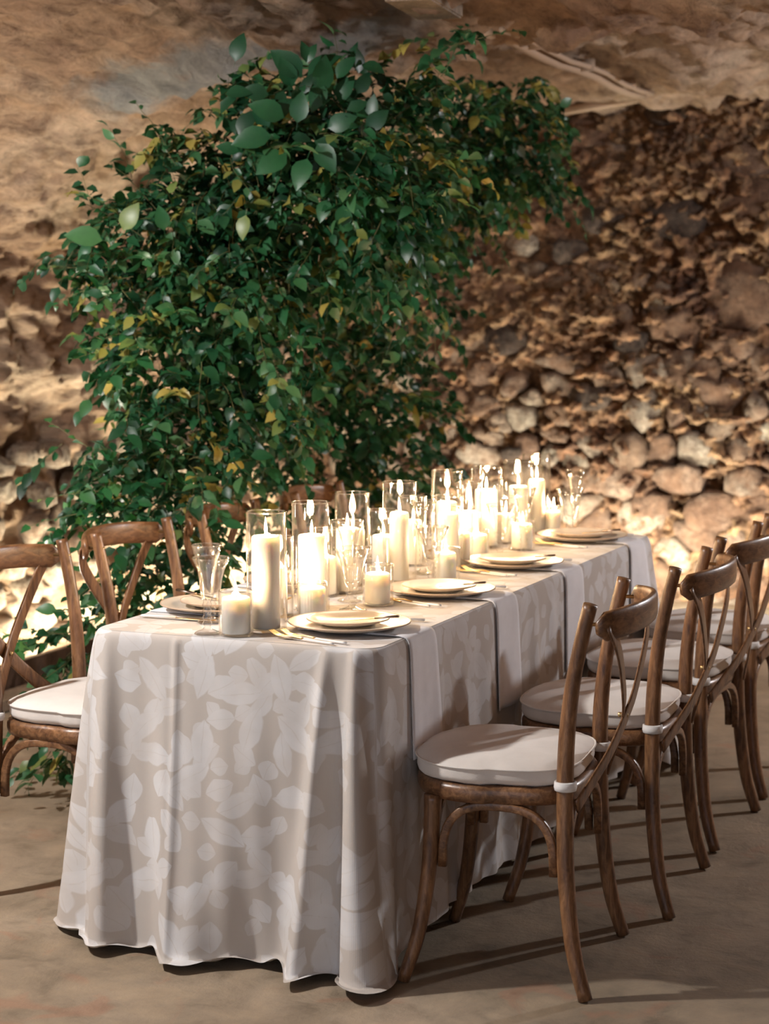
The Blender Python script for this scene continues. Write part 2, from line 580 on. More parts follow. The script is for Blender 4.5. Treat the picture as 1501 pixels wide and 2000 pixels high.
def build_vault():
    ts = np.concatenate([np.linspace(0, 0.62, 300), np.linspace(0.625, 1, 60)])
    ys = np.concatenate([np.linspace(-5.2, 1.4, 50, endpoint=False), np.linspace(1.4, 6.15, 300)])
    P = [profile(t) for t in ts]
    nrm = []
    for i in range(len(P)):
        a, b = P[max(i - 1, 0)], P[min(i + 1, len(P) - 1)]
        dx, dz = b[0] - a[0], b[1] - a[1]
        l = math.hypot(dx, dz)
        nrm.append((-dz / l, dx / l))  # pointing outward-left of travel
    verts = []
    arc = np.cumsum([0] + [math.hypot(P[i + 1][0] - P[i][0], P[i + 1][1] - P[i][1]) for i in range(len(P) - 1)])
    for j, y in enumerate(ys):
        for i, (x, z) in enumerate(P):
            q = Vector((x * 0.9, y * 0.55, z * 1.5))
            big = fbm(q * 0.9 + Vector((3, 1, 7)), 3) * 0.10
            st = Vector((arc[i] * 1.0, y * 0.42, 4.2))
            rid = (abs(fbm(st * 3.2, 5, 0.7)) - 0.2) * 0.085
            fine = fbm(Vector((x, y * 0.6, z)) * 9.5, 4, 0.7) * 0.022
            low = max(0.0, min(1.0, (1.35 - z) / 0.4))
            lump = 0.0
            if low > 0:
                d = noise.voronoi(Vector((x * 2, y * 4.2, z * 7.0)))[0]
                lump = (0.5 - min(d[0], 0.7)) * 0.11 * low
            # ledge running under the grey stain
            led = -0.13 * math.exp(-((y - 2.40 + .12 * x + .1 * math.sin(x * 3)) / 0.26) ** 2) * max(0, min(1, (z - 1.7) * 2))
            d_ = big + rid + fine + lump - led * 0.6
            nx, nz = nrm[i]
            # outward normal is away from the room; push inward by d_
            verts.append((x - nx * d_, y, max(z - nz * d_, -0.05) if 0 < i < len(P) - 1 else -0.1))
    nP = len(P)
    faces = []
    for j in range(len(ys) - 1):
        for i in range(nP - 1):
            a = j * nP + i
            faces.append((a, a + 1, a + nP + 1, a + nP))
    split = next(k for k, t in enumerate(ts) if profile(t)[1] >= 1.75)
    split2 = next(k for k, t in enumerate(ts) if t > 0.6 and profile(t)[1] < 1.75)

    def sub(name, lo, hi):
        idx = {}
        vv, ff = [], []
        for j in range(len(ys) - 1):
            for i in range(lo, hi):
                f = []
                for v in (j * nP + i, j * nP + i + 1, (j + 1) * nP + i + 1, (j + 1) * nP + i):
                    if v not in idx:
                        idx[v] = len(vv)
                        vv.append(verts[v])
                    f.append(idx[v])
                ff.append(f)
        me = bpy.data.meshes.new(name)
        me.from_pydata(vv, [], ff)
        me.polygons.foreach_set('use_smooth', [True] * len(ff))
        me.materials.append(M_ROCK)
        o = bpy.data.objects.new(name, me)
        COL.objects.link(o)
        return struct(o)

    wl = sub('wall_left', 0, split)
    sub('ceiling', split, split2)
    sub('wall_right', split2, nP - 1)
    return wl


wall_left = build_vault()


def build_end_wall():
    xs = np.concatenate([np.linspace(-3.2, 0.3, 300), np.linspace(0.32, 3.4, 50)])
    zs = np.linspace(-0.1, 2.75, 240)
    vv = []
    for z in zs:
        for x in xs:
            d = fbm(Vector((x * 2.2, 5, z * 3.0)), 5, 0.8) * 0.05 + abs(fbm(Vector((x * 7, 2, z * 10)), 4, 0.6)) * 0.11 + 0.005
            d += 0.030 * max(0.0, min(1.0, (z - 1.15) * 1.3 - (x + 1.2) * .15)) + abs(fbm(Vector((x * 19, 7, z * 26)), 3, 0.6)) * 0.028
            vv.append((x, YE - d, z))
    n = len(xs)
    ff = [(j * n + i, j * n + i + 1, (j + 1) * n + i + 1, (j + 1) * n + i) for j in range(len(zs) - 1) for i in range(n - 1)]
    me = bpy.data.meshes.new('wall_end')
    me.from_pydata(vv, [], ff)
    me.polygons.foreach_set('use_smooth', [True] * len(ff))
    me.materials.append(M_MORTAR)
    o = bpy.data.objects.new('wall_end', me)
    COL.objects.link(o)
    return struct(o)


wall_end = build_end_wall()

bm = bmesh.new()
bmesh.ops.create_grid(bm, x_segments=90, y_segments=130, size=1)
for v in bm.verts:
    v.co = Vector((v.co.x * 3.4 + 0.1, v.co.y * 5.9 + 0.4, 0))
    v.co.z = fbm(Vector((v.co.x, v.co.y, 0)) * 1.7, 4) * 0.006 - 0.004
struct(link_bm('floor', bm, M_FLOOR))


# ------------------------------------------------------------------ rubble stones
def clip_cell(site, others, bound):
    poly = bound[:]
    for o in others:
        mx, mz = (site[0] + o[0]) / 2, (site[1] + o[1]) / 2
        nx, nz = o[0] - site[0], o[1] - site[1]
        out = []
        for k in range(len(poly)):
            a, b = poly[k], poly[(k + 1) % len(poly)]
            da = (a[0] - mx) * nx + (a[1] - mz) * nz
            db = (b[0] - mx) * nx + (b[1] - mz) * nz
            if da <= 0: out.append(a)
            if da * db < 0:
                t = da / (da - db)
                out.append((a[0] + (b[0] - a[0]) * t, a[1] + (b[1] - a[1]) * t))
        poly = out
        if len(poly) < 3: return None
    return poly


def stone_mesh(poly, shrink, prot, N=13, seed=0):
    cx = sum(p[0] for p in poly) / len(poly)
    cz = sum(p[1] for p in poly) / len(poly)
    rnd = random.Random(seed)
    pts = []
    # radial resample with rounding
    for k in range(N):
        a = 2 * math.pi * k / N
        dx, dz = math.cos(a), math.sin(a)
        best = 1e9
        for i in range(len(poly)):
            x1, z1 = poly[i][0] - cx, poly[i][1] - cz
            x2, z2 = poly[(i + 1) % len(poly)][0] - cx, poly[(i + 1) % len(poly)][1] - cz
            den = dx * (z2 - z1) - dz * (x2 - x1)
            if abs(den) < 1e-9: continue
            t = (x1 * (z2 - z1) - z1 * (x2 - x1)) / den
            u = (x1 * dz - z1 * dx) / den
            if t > 0 and -1e-6 <= u <= 1 + 1e-6: best = min(best, t)
        pts.append(best)
    pts = [(pts[k - 1] + 5.0 * pts[k] + pts[(k + 1) % N]) / 7.0 * shrink * rnd.uniform(0.88, 1.08) for k in range(N)]
    rings = []
    tilt = (rnd.uniform(-.5, .5), rnd.uniform(-.7, .7))
    verts = []
    for sc, dep in ((1.0, 0.06), (1.02, -prot * 0.35), (0.90, -prot * 0.85), (0.55, -prot)):
        rg = []
        for k in range(N):
            a = 2 * math.pi * k / N
            r = pts[k] * sc * (rnd.uniform(.86, 1.12) if dep < 0 else 1)
            x, z = r * math.cos(a), r * math.sin(a)
            y = dep + (tilt[0] * x + tilt[1] * z) * (0.5 if dep < 0 else 0) + rnd.uniform(-1, 1) * prot * 0.22
            rg.append(len(verts))
            verts.append((x, y, z))
        rings.append(rg)
    faces = []
    for a, b in zip(rings, rings[1:]):
        for k in range(N):
            faces.append((a[k], a[(k + 1) % N], b[(k + 1) % N], b[k]))
    verts.append((0, -prot * rnd.uniform(0.9, 1.15), 0))
    for k in range(N):
        faces.append((rings[-1][k], rings[-1][(k + 1) % N], len(verts) - 1))
    me = bpy.data.meshes.new('stone')
    me.from_pydata(verts, [], faces)
    me.polygons.foreach_set('use_smooth', [True] * len(faces))
    return me, (cx, cz)


def put_stone(me, m, loc, parent, label=None, rz=0):
    me.materials.append(m)
    o = bpy.data.objects.new('stone', me)
    COL.objects.link(o)
    o.parent = parent
    o.location = loc
    o.rotation_euler = (0, 0, rz)
    if label: o['label'] = label
    return o


# named dark and tan boulders measured in the photo: px, py, half width px, half height px, material
DARKS = [(1312, 217, 56, 27, 'd'), (1322, 428, 62, 40, 'd'), (1183, 430, 42, 30, 'd'), (1118, 492, 38, 26, 'd'),
         (992, 664, 52, 30, 'd'), (1160, 773, 46, 26, 'd'), (1235, 668, 36, 22, 'd'), (1012, 888, 34, 18, 'd'),
         (1460, 580, 80, 66, 't'), (1466, 312, 58, 34, 't'), (1462, 385, 70, 38, 't'), (1380, 288, 40, 36, 't'),
         (1150, 255, 50, 34, 't'), (1215, 930, 46, 40, 't'), (1330, 935, 58, 30, 't'), (1275, 985, 40, 26, 't'),
         (1400, 1000, 66, 36, 't'), (1455, 940, 40, 30, 't'), (1350, 720, 62, 40, 't'), (1430, 690, 50, 36, 't')]
named = []
for (px, py, hw, hh, k) in DARKS:
    p = on_y(px, py, YE)
    s = 10.4 / F_PX
    named.append((p.x, p.z, hw * s * 1.02, hh * s, k))
sites = []
for r_ in range(26):
    z = 0.0 + r_ * 0.101
    for c_ in range(14):
        x = -2.55 + c_ * 0.190 + (0.095 if r_ % 2 else 0)
        x += random.uniform(-.085, .085)
        zz = z + random.uniform(-.045, .045)
        if random.random() < .12: continue
        if any(((x - a) / (w_ + 0.06)) ** 2 + ((zz - b) / (h_ + 0.045)) ** 2 < 1 for a, b, w_, h_, _ in named): continue
        sites.append((x, zz))
made = 0
for i, s in enumerate(sites):
    if s[0] > 0.12 or s[0] < -2.75 or s[1] > 2.5: continue
    # scale z so that cells come out wide and low
    S = (s[0], s[1] * 1.25)
    near = [(o[0], o[1] * 1.25) for o in sites if o is not s and abs(o[0] - s[0]) < 0.6 and abs(o[1] - s[1]) < 0.4]
    poly = clip_cell(S, near, [(S[0] - .24, S[1] - .16), (S[0] + .24, S[1] - .16), (S[0] + .24, S[1] + .16), (S[0] - .24, S[1] + .16)])
    if not poly: continue
    poly = [(a, b / 1.25) for a, b in poly]
    # how masonry-like: strong low and to the right, mortared over above
    zone = 1.0 - (s[1] - 0.9) / 0.9 + (s[0] + 1.2) * 0.18
    zone = max(0.0, min(1.0, zone))
    if random.random() > 0.55 + 0.6 * zone: continue
    me, c = stone_mesh(poly, random.uniform(0.70, 0.95) + 0.08 * zone, random.uniform(0.03, 0.05) + random.uniform(0.0, 0.04) * zone, 12, i)
    put_stone(me, M_PALE if random.random() < 0.1 + 0.5 * zone else M_STONE, (c[0], YE - 0.012, c[1]), wall_end)
    made += 1
for i, (x, z, hw, hh, k) in enumerate(named):
    rnd = random.Random(i + 50)
    poly = [(x + hw * math.copysign(abs(math.cos(a)) ** .75, math.cos(a)) * rnd.uniform(.9, 1.1),
             z + hh * math.copysign(abs(math.sin(a)) ** .75, math.sin(a)) * rnd.uniform(.9, 1.1)) for a in np.linspace(0, 2 * math.pi, 14, endpoint=False)]
    me, c = stone_mesh(poly, 1.0, 0.055 if k == 'd' else 0.05, 14, i + 900)
    put_stone(me, M_BASALT if k == 'd' else M_STONE, (c[0], YE - 0.03, c[1]), wall_end, 'dark brown stone' if k == 'd' else None)
# rubble low on the left wall
k_ = 0
for r_ in range(7):
    for c_ in range(10):
        y = 2.2 + c_ * 0.27 + (0.13 if r_ % 2 else 0) + random.uniform(-.06, .06)
        z = 0.06 + r_ * 0.135 + random.uniform(-.03, .03)
        hw, hh = random.uniform(.09, .15), random.uniform(.045, .075)
        poly = [(hw * math.cos(a) * random.uniform(.8, 1.1), hh * math.sin(a) * random.uniform(.8, 1.1)) for a in np.linspace(0, 2 * math.pi, 10, endpoint=False)]
        me, c = stone_mesh(poly, 1.0, random.uniform(.04, .07), 11, 400 + k_)
        o = put_stone(me, M_PALE, (-2.925, y, z), wall_left, None, R(90))
        k_ += 1

# ------------------------------------------------------------------ planks at the foot of the left wall, beam and conduit
bm = bmesh.new()
box(bm, (-2.62, 3.6, 0.06), (0.035, 3.4, 0.12), bevel=0.004)
tag(link_bm('wooden_plank', bm, M_PLANK, smooth=False), 'dark brown plank standing on edge along the foot of the left wall', 'plank')
bm = bmesh.new()
box(bm, (-2.50, 3.6, 0.02), (0.12, 3.2, 0.04), bevel=0.004)
tag(link_bm('timber_sill', bm, M_GREYWOOD, smooth=False), 'flat pale timber lying on the floor in front of the dark plank', 'timber')


def cyl_between(bm, a, b, r, n=12):
    a, b = Vector(a), Vector(b)
    sweep(bm, [a, a.lerp(b, .5), b], circ(r, n), hint=(0.3, 0.2, 1))


cp = empty('ceiling_conduit', on_z(1100, 130, 2.5))
tag(cp, 'thin tan conduit pipe running along the rock ceiling above the greenery', 'pipe')
p0, p1 = on_z(950, 62, 2.46), on_z(1252, 188, 2.50)
for sgn, nm, rr in ((0, 'pipe', 0.022), (1, 'pipe', 0.011)):
    bm = bmesh.new()
    off = Vector((0.055 * sgn, 0, 0.004 * sgn)) - cp.location
    pts = [p0.lerp(p1, k / 8) + off + Vector((0, 0, 0.008 * math.sin(k * 1.7))) for k in range(9)]
    sweep(bm, pts, circ(rr, 10), hint=(1, 0, 0))
    link_bm(nm, bm, M_PIPE, cp)
for k in (1.5, 4, 6.5):
    bm = bmesh.new()
    q = p0.lerp(p1, k / 8) - cp.location
    box(bm, q + Vector((0.02, 0, 0.015)), (0.11, 0.02, 0.05), bevel=0.003)
    link_bm('pipe_clip', bm, M_PIPE, cp)
p2, p3 = on_y(1085, 219, YE - 0.34), on_y(1262, 189, YE - 0.34)
wb = empty('wall_batten', p2.lerp(p3, .5))
tag(wb, 'pale narrow wooden batten where the end wall meets the ceiling', 'batten')
bm = bmesh.new()
sweep(bm, [p2 - wb.location, Vector((0, 0, 0)), p3 - wb.location], rrect(0.05, 0.045), hint=(0, 0, 1))
link_bm('batten', bm, M_PIPE, wb)
bm = bmesh.new()
sweep(bm, [p2 - wb.location + Vector((0, 0.02, .035)), Vector((0, 0.02, .035)), p3 - wb.location + Vector((0, 0.02, .035))], rrect(0.03, 0.02), hint=(0, 0, 1))
link_bm('upper_strip', bm, M_GREYWOOD, wb)
bm = bmesh.new()
bc = on_z(805, 12, 2.47)
box(bm, bc + Vector((0, 0.10, 0.06)), (0.155, 0.45, 0.12), rot=Matrix.Rotation(R(8), 3, 'Z'), bevel=0.006)
tag(link_bm('ceiling_beam', bm, M_GREYWOOD, smooth=False), 'grey brown end of a timber beam at the top of the ceiling', 'beam')

# ------------------------------------------------------------------ table and tablecloth
TW, TL, TH_ = 0.735, 2.343, 0.765
Y0, Y1 = -0.075, 2.268
tb = empty('banquet_table', (-TW / 2, (Y0 + Y1) / 2, 0))
tag(tb, 'long rectangular banquet table hidden under the floor length leaf print cloth', 'table')
bm = bmesh.new()
box(bm, (0, 0, 0.742), (TW - .01, TL - .01, 0.036), bevel=0.006)
link_bm('table_top', bm, M_GREYWOOD, tb, False)
for sx in (-1, 1):
    for sy in (-1, 1):
        bm = bmesh.new()
        sweep(bm, [Vector((sx * .30, sy * .98, 0)), Vector((sx * .30, sy * .98, .36)), Vector((sx * .30, sy * .98, .724))], circ(.016), hint=(1, 0, 0))
        link_bm('leg', bm, M_SILVER, tb)

RC = 0.055
PER = 2 * (TW + TL)


def rect_point(s):
    """s runs from near-left corner along near edge, right edge, far edge, left edge. -> point, normal"""
    s = s % PER
    sides = [((-TW, Y0), (1, 0), (0, -1), TW), ((0, Y0), (0, 1), (1, 0), TL), ((0, Y1), (-1, 0), (0, 1), TW), ((-TW, Y1), (0, -1), (-1, 0), TL)]
    for k, (o, d, n, l) in enumerate(sides):
        if s <= l + 1e-9:
            if s < RC or s > l - RC:
                # corner arc
                if s < RC:
                    pn = sides[k - 1][2]
                    c = (o[0] + d[0] * RC - n[0] * RC, o[1] + d[1] * RC - n[1] * RC)
                    f = 0.5 + 0.5 * s / RC
                    a, b = Vector((*pn, 0)), Vector((*n, 0))
                else:
                    nn = sides[(k + 1) % 4][2]
                    c = (o[0] + d[0] * (l - RC) - n[0] * RC, o[1] + d[1] * (l - RC) - n[1] * RC)
                    f = 0.5 * (s - (l - RC)) / RC
                    a, b = Vector((*n, 0)), Vector((*nn, 0))
                ang = f * math.pi / 2
                nv = a * math.cos(ang) + b * math.sin(ang)
                return Vector((c[0], c[1], 0)) + nv * RC, nv
            return Vector((o[0] + d[0] * s, o[1] + d[1] * s, 0)), Vector((*n, 0))
        s -= l
    return Vector((-TW, Y0, 0)), Vector((-1, 0, 0))


# ridges of the drape: s at top, s at hem, width top, width hem, amplitude, power
W_ = TW
RIDGES = [(-0.025, -0.070, .035, .050, .135, 1.0), (0.045, 0.055, .018, .045, .075, 0.95), (-.13, -.15, .04, .05, .05, 1.0),
          (0.36, 0.285, .22, .085, .075, 1.35), (0.20, 0.235, .03, .05, .030, 1.2),
          (W_ - .115, W_ - .160, .014, .045, .090, 0.8), (W_ - .045, W_ - .030, .014, .034, .125, 0.8),
          (W_ + .01, W_ + .02, .02, .03, .03, 0.9), (W_ + .19, W_ + .20, .03, .05, .012, 1.0)]
rr = random.Random(3)
sv = W_ + .36
while sv < W_ + TL - .1:
    RIDGES.append((sv, sv + rr.uniform(-.02, .03), rr.uniform(.03, .05), rr.uniform(.04, .06), rr.uniform(.014, .034), 1.0))
    sv += rr.uniform(.14, .22)
RIDGES += [(W_ + TL, W_ + TL, .03, .06, .12, .9), (W_ + TL + .1, W_ + TL + .1, .03, .05, .06, .9), (W_ + TL - .09, W_ + TL - .1, .03, .05, .06, .9)]
for k in range(3): RIDGES.append((W_ + TL + .25 + .15 * k, W_ + TL + .25 + .15 * k, .04, .05, .04, 1))
RIDGES += [(2 * W_ + TL, 2 * W_ + TL, .03, .06, .12, .9)]
sv = 2 * W_ + TL + .15
while sv < PER - .25:
    RIDGES.append((sv, sv, .04, .05, rr.uniform(.025, .045), 1.0))
    sv += rr.uniform(.15, .22)


def ease(x): return x * x * (3 - 2 * x)


def drop_len(s):
    s = s % PER
    # drop at key perimeter positions
    keys = [(0, .785), (.10, .79), (.2, .775), (.29, .82), (.42, .775), (.55, .79), (W_ - .16, .81), (W_ - .09, .78), (W_ - .03, .81), (W_ + .06, .765), (W_ + .16, .74),
            (W_ + .4, .72), (W_ + 1.2, .72), (W_ + TL - .2, .72), (W_ + TL, .80), (2 * W_ + TL, .80), (2 * W_ + TL + .3, .72), (PER - .35, .73), (PER - .15, .78), (PER, .785)]
    for (a, da), (b, db) in zip(keys, keys[1:]):
        if a <= s <= b: return da + (db - da) * ease((s - a) / (b - a))
    return .75


def cloth_pt(s, d):
    p, n = rect_point(s)
    t = min(d / TH_, 1.0)
    off = 0.014 * (1 - math.exp(-d / 0.014)) + 0.004 * t
    lean = Vector((0, 0, 0))
    for (s0, s1, w0, w1, a, pw) in RIDGES:
        sc = s0 + (s1 - s0) * t
        wd = w0 + (w1 - w0) * t
        ds = (s - sc + PER / 2) % PER - PER / 2
        if abs(ds) < 3.2 * wd:
            off += a * (t ** pw) * math.exp(-(ds / wd) ** 2)
    off += 0.004 * math.sin(s * 31 + d * 3) * t + 0.0035 * math.sin(s * 77 - 4 * d) * t
    # ironed crease on the near face
    ds = s - 0.232 - 0.01 * t
    off += 0.007 * max(0, 1 - abs(ds) / 0.014) * min(1, d / .02)
    z = TH_ + 0.004 - max(0.0, d - 0.010 * (1 - math.exp(-d / 0.014)))
    zmin = 0.008 + 0.006 * (1 + math.sin(s * 60 + d * 20))
    if z < zmin:
        ex = zmin - z
        off += ex * 0.75
        z = zmin + 0.012 * math.sin(min(ex / .08, 1) * math.pi) * (1 + math.sin(s * 40)) * .5
    q = p + n * off
    return Vector((q.x, q.y, z)), n


def build_cloth():
    NS, ND = 1100, 72
    verts, uvs = [], []
    for j in range(ND + 1):
        fr = (j / ND)
        for i in range(NS):
            s = PER * i / NS
            D = drop_len(s)
            d = D * (fr ** 1.25)
            q, n = cloth_pt(s, d)
            if j == 0: q = rect_point(s)[0] + Vector((0, 0, TH_ + .004))
            verts.append(q)
            p, _ = rect_point(s)
            # unfolded cloth: sides continue outward from the top plan
            s_ = s % PER
            if s_ <= TW: uv = (-TW + s_, Y0 - d)
            elif s_ <= TW + TL: uv = (d, Y0 + s_ - TW)
            elif s_ <= 2 * TW + TL: uv = (-(s_ - TW - TL), Y1 + d)
            else: uv = (-TW - d, Y1 - (s_ - 2 * TW - TL))
            uvs.append(uv)
    faces = []
    for j in range(ND):
        for i in range(NS):
            a = j * NS + i
            b = j * NS + (i + 1) % NS
            faces.append((a, b, b + NS, a + NS))
    top = tuple(reversed(range(NS)))
    faces.append(tuple(range(NS)))
    me = bpy.data.meshes.new('tablecloth')
    me.from_pydata([tuple(v) for v in verts], [], faces)
    sm = [True] * (len(faces) - 1) + [False]
    me.polygons.foreach_set('use_smooth', sm)
    ul = me.uv_layers.new(name='UVMap')
    li = [0] * len(me.loops)
    me.loops.foreach_get('vertex_index', li)
    flat = []
    for v in li:
        if v < NS: flat += [verts[v].x, verts[v].y]
        else: flat += list(uvs[v])
    ul.data.foreach_set('uv', flat)
    me.materials.append(M_CLOTH)
    o = bpy.data.objects.new('tablecloth', me)
    COL.objects.link(o)
    return tag(o, 'floor length beige linen tablecloth printed with white leaves, pooling at the near corner', 'tablecloth')


build_cloth()
ZT = TH_ + 0.0055   # top surface of the cloth


# ------------------------------------------------------------------ chairs
def make_chair():
    """local: sitter faces +Y, X across; origin on the floor under the seat"""
    root = empty('cross_back_chair')
    seat_z = 0.445
    # rear posts: foot -> seat -> top
    for sx in (-1, 1):
        bm = bmesh.new()
        pts = catmull([(sx * .242, -.247, 0.0), (sx * .232, -.216, .11), (sx * .220, -.196, .27), (sx * .210, -.190, .43), (sx * .208, -.191, .57), (sx * .209, -.203, .70), (sx * .212, -.224, .81), (sx * .214, -.243, .89)], 6)
        rad = lambda t: circ(.0165 + .0035 * math.sin(math.pi * min(1, t * 1.3)), 12)
        sweep(bm, pts, rad, hint=(1, 0, 0))
        link_bm('rear_post', bm, M_WOOD, root)
        # tie strap round the post
    for sx in (-1, 1):
        bm = bmesh.new()
        pts = catmull([(sx * .232, .180, 0.0), (sx * .216, .148, .11), (sx * .202, .128, .25), (sx * .196, .122, .36), (sx * .194, .120, .432)], 6)
        sweep(bm, pts, lambda t: circ(.0150 + .0065 * t, 12), hint=(1, 0, 0))
        link_bm('front_leg', bm, M_WOOD, root)
    # seat ring: bentwood hoop
    bm = bmesh.new()
    N = 56

    def hoop(a, g=0.0):
        c, s_ = math.cos(a), math.sin(a)
        wx = (.215 if s_ > 0 else .205) + g
        wy = (.180 if s_ > 0 else .196) + g
        p = 2.5 if s_ > 0 else 3.6
        k = (abs(c) ** p + abs(s_) ** p) ** (-1 / p)
        return wx * k * c, wy * k * s_

    rings = []
    sec = [(-.022, -.016), (-.018, -.021), (0.0, -.022), (.009, -.018), (.013, -.006), (.013, .010), (.008, .019), (0.0, .021), (-.018, .021), (-.022, .016)]
    for k in range(N):
        a = 2 * math.pi * k / N
        rg = []
        for (o_, z_) in sec:
            x, y = hoop(a, o_)
            rg.append(bm.verts.new((x, y, seat_z + z_)))
        rings.append(rg)
    m = len(sec)
    for k in range(N):
        a, b = rings[k], rings[(k + 1) % N]
        for j in range(m):
            bm.faces.new((a[j], a[(j + 1) % m], b[(j + 1) % m], b[j]))
    link_bm('seat_frame', bm, M_WOODX, root)
    # seat panel
    bm = bmesh.new()
    vs = [bm.verts.new((*hoop(2 * math.pi * k / 32, -.02), seat_z + .012)) for k in range(32)]
    f = bm.faces.new(vs)
    bmesh.ops.extrude_face_region(bm, geom=[f])
    bm.verts.ensure_lookup_table()
    for v in list(bm.verts)[32:]: v.co.z -= .012
    link_bm('seat_panel', bm, M_WOOD, root, False)
    # curved top rail behind the posts
    bm = bmesh.new()
    pts = []
    for k in range(25):
        t = k / 24 * 2 - 1
        x = .234 * t
        y = -.262 - .080 * (1 - abs(t) ** 2.3)
        pts.append(Vector((x, y, .840 + .014 * (1 - t * t))))

    def rail(t):
        e = min(1.0, min(t, 1 - t) / .045)
        e = math.sqrt(max(0.02, 1 - (1 - e) ** 2))
        return rrect(.066 * (0.35 + .65 * e), .021 * (0.5 + .5 * e), 16, 3.0)

    # section: a along side (hint x T), want width vertical
    sweep(bm, pts, lambda t: [(b, a) for a, b in rail(t)], hint=(0, 0, 1))
    link_bm('top_rail', bm, M_WOODX, root)
    # crossing slats
    for sx in (-1, 1):
        bm = bmesh.new()
        yo = -.004 * (1 + sx)
        pts = catmull([(sx * .212, -.284 + yo * .5, .848), (sx * .165, -.300 + yo, .775), (sx * .058, -.293 + yo, .660), (0, -.281 + yo, .602), (-sx * .075, -.258 + yo, .530), (-sx * .145, -.231 + yo * .5, .468), (-sx * .198, -.214, .428)], 5)
        sweep(bm, pts, lambda t: [(b, a) for a, b in rrect(.007, .040, 12, 5)], hint=(0, 1, 0))
        link_bm('cross_slat', bm, M_WOOD, root)
    bm = bmesh.new()
    lathe(bm, [(0, -.012), (.0055, -.011), (.006, -.006), (.005, .006), (.006, .011), (0, .013)], 10)
    bmesh.ops.rotate(bm, verts=bm.verts, matrix=Matrix.Rotation(R(90), 3, 'X'))
    rv = link_bm('rivet', bm, M_BRASS, root, loc=(0, -.281, .602))
    # rivets where rail and posts meet
    for sx in (-1, 1):
        bm = bmesh.new()
        lathe(bm, [(0, -.034), (.0045, -.0325), (.0045, .026), (.006, .028), (0, .030)], 8)
        bmesh.ops.rotate(bm, verts=bm.verts, matrix=Matrix.Rotation(R(-90), 3, 'X'))
        link_bm('rivet', bm, M_BRASS, root, loc=(sx * .213, -.245, .846))

    # bent braces under the seat
    def arch(p, q, zf, top=.418, inset=.022):
        p, q = Vector(p), Vector(q)
        d = (q - p)
        out = []
        for k in range(21):
            a = math.pi * k / 20
            u = 0.5 - 0.5 * math.copysign(abs(math.cos(a)) ** .75, math.cos(a))
            z = zf + (top - zf) * (abs(math.sin(a)) ** .62)
            b = p + d * u
            out.append(Vector((b.x, b.y, z)))
        return out

    for a, b in [((-.198, .096), (-.208, -.165)), ((.198, .096), (.208, -.165)), ((-.172, .122), (.172, .122)), ((-.184, -.192), (.184, -.192))]:
        bm = bmesh.new()
        sweep(bm, arch((a[0], a[1], 0), (b[0], b[1], 0), .268), rrect(.020, .019, 12, 5), hint=(1, 0, 0) if abs(a[0] - b[0]) < .1 else (0, 1, 0))
        link_bm('brace', bm, M_WOODX, root)
    # cushion
    bm = bmesh.new()
    N = 64
    prof = [(0.0, .062), (.35, .063), (.62, .061), (.80, .056), (.92, .049), (.985, .0415), (1.0, .0395), (1.006, .037), (1.0, .034), (.996, .028), (1.0, .016), (.985, .006), (.93, .0), (0, .0)]
    prev = None
    for (sc, z_) in prof:
        if sc == 0:
            rg = [bm.verts.new((0, .005, seat_z + .0215 + z_))]
        else:
            rg = []
            for k in range(N):
                a = 2 * math.pi * k / N
                x, y = hoop(a, .010)
                wr = (.0009 * math.sin(9 * a + 2) + .0006 * math.sin(23 * a)) * (1 if sc > .85 else 0.0)
                rg.append(bm.verts.new((x * sc, .005 + y * sc, seat_z + .0215 + z_ + (wr if .3 < sc else 0))))
        if prev:
            for k in range(N):
                k2 = (k + 1) % N
                if len(prev) == 1: bm.faces.new((prev[0], rg[k], rg[k2]))
                elif len(rg) == 1: bm.faces.new((prev[k], prev[k2], rg[0]))
                else: bm.faces.new((prev[k], prev[k2], rg[k2], rg[k]))
        prev = rg
    cu = link_bm('cushion', bm, M_CUSHION, root)
    bm = bmesh.new()
    pts = []
    for k in range(N + 1):
        x, y = hoop(2 * math.pi * k / N, .0115)
        pts.append(Vector((x, .005 + y, seat_z + .0215 + .0385)))
    sweep(bm, pts, circ(.0028, 6), hint=(0, 0, 1), cap=False)
    link_bm('piping', bm, M_CUSHION, cu)
    for sx in (-1, 1):
        bm = bmesh.new()
        lathe(bm, [(.0215, -.011), (.0245, -.010), (.0265, -.002), (.0255, .009), (.0215, .011)], 16, close=True)
        link_bm('cushion_tie', bm, M_TIE, cu, loc=(sx * .209, -.190, .478))
    return root


RIGHT = [((0.216, 0.192), R(96), 'nearest right-hand cross back chair, aged walnut, ivory cushion, its whole frame in view'),
         ((0.250, 0.854), R(93), 'second right-hand cross back chair from the camera, partly behind the nearest one'),
         ((0.230, 1.526), R(88.5), 'third right-hand cross back chair from the camera'),
         ((0.230, 2.166), R(89), 'farthest right-hand cross back chair, cut by the right edge of the photo')]
LEFT = [((-.975, 0.35), R(-90), 'nearest left-hand cross back chair, white cushion, cut by the left edge'),
        ((-.968, 0.945), R(-89), 'second left-hand cross back chair, brown back in front of the greenery'),
        ((-.962, 1.56), R(-87), 'third left-hand cross back chair, reddish top rail half covered by leaves'),
        ((-.962, 2.25), R(-87), 'farthest left-hand cross back chair, top rail behind the tall candle glasses')]
proto = make_chair()
for i, ((x, y), rz, lab) in enumerate(RIGHT + LEFT):
    c = proto if i == 0 else copy_tree(proto)
    c.location = (x, y, 0)
    c.rotation_euler = (0, 0, rz)
    tag(c, lab, 'chair', 'cross back chairs along the table')

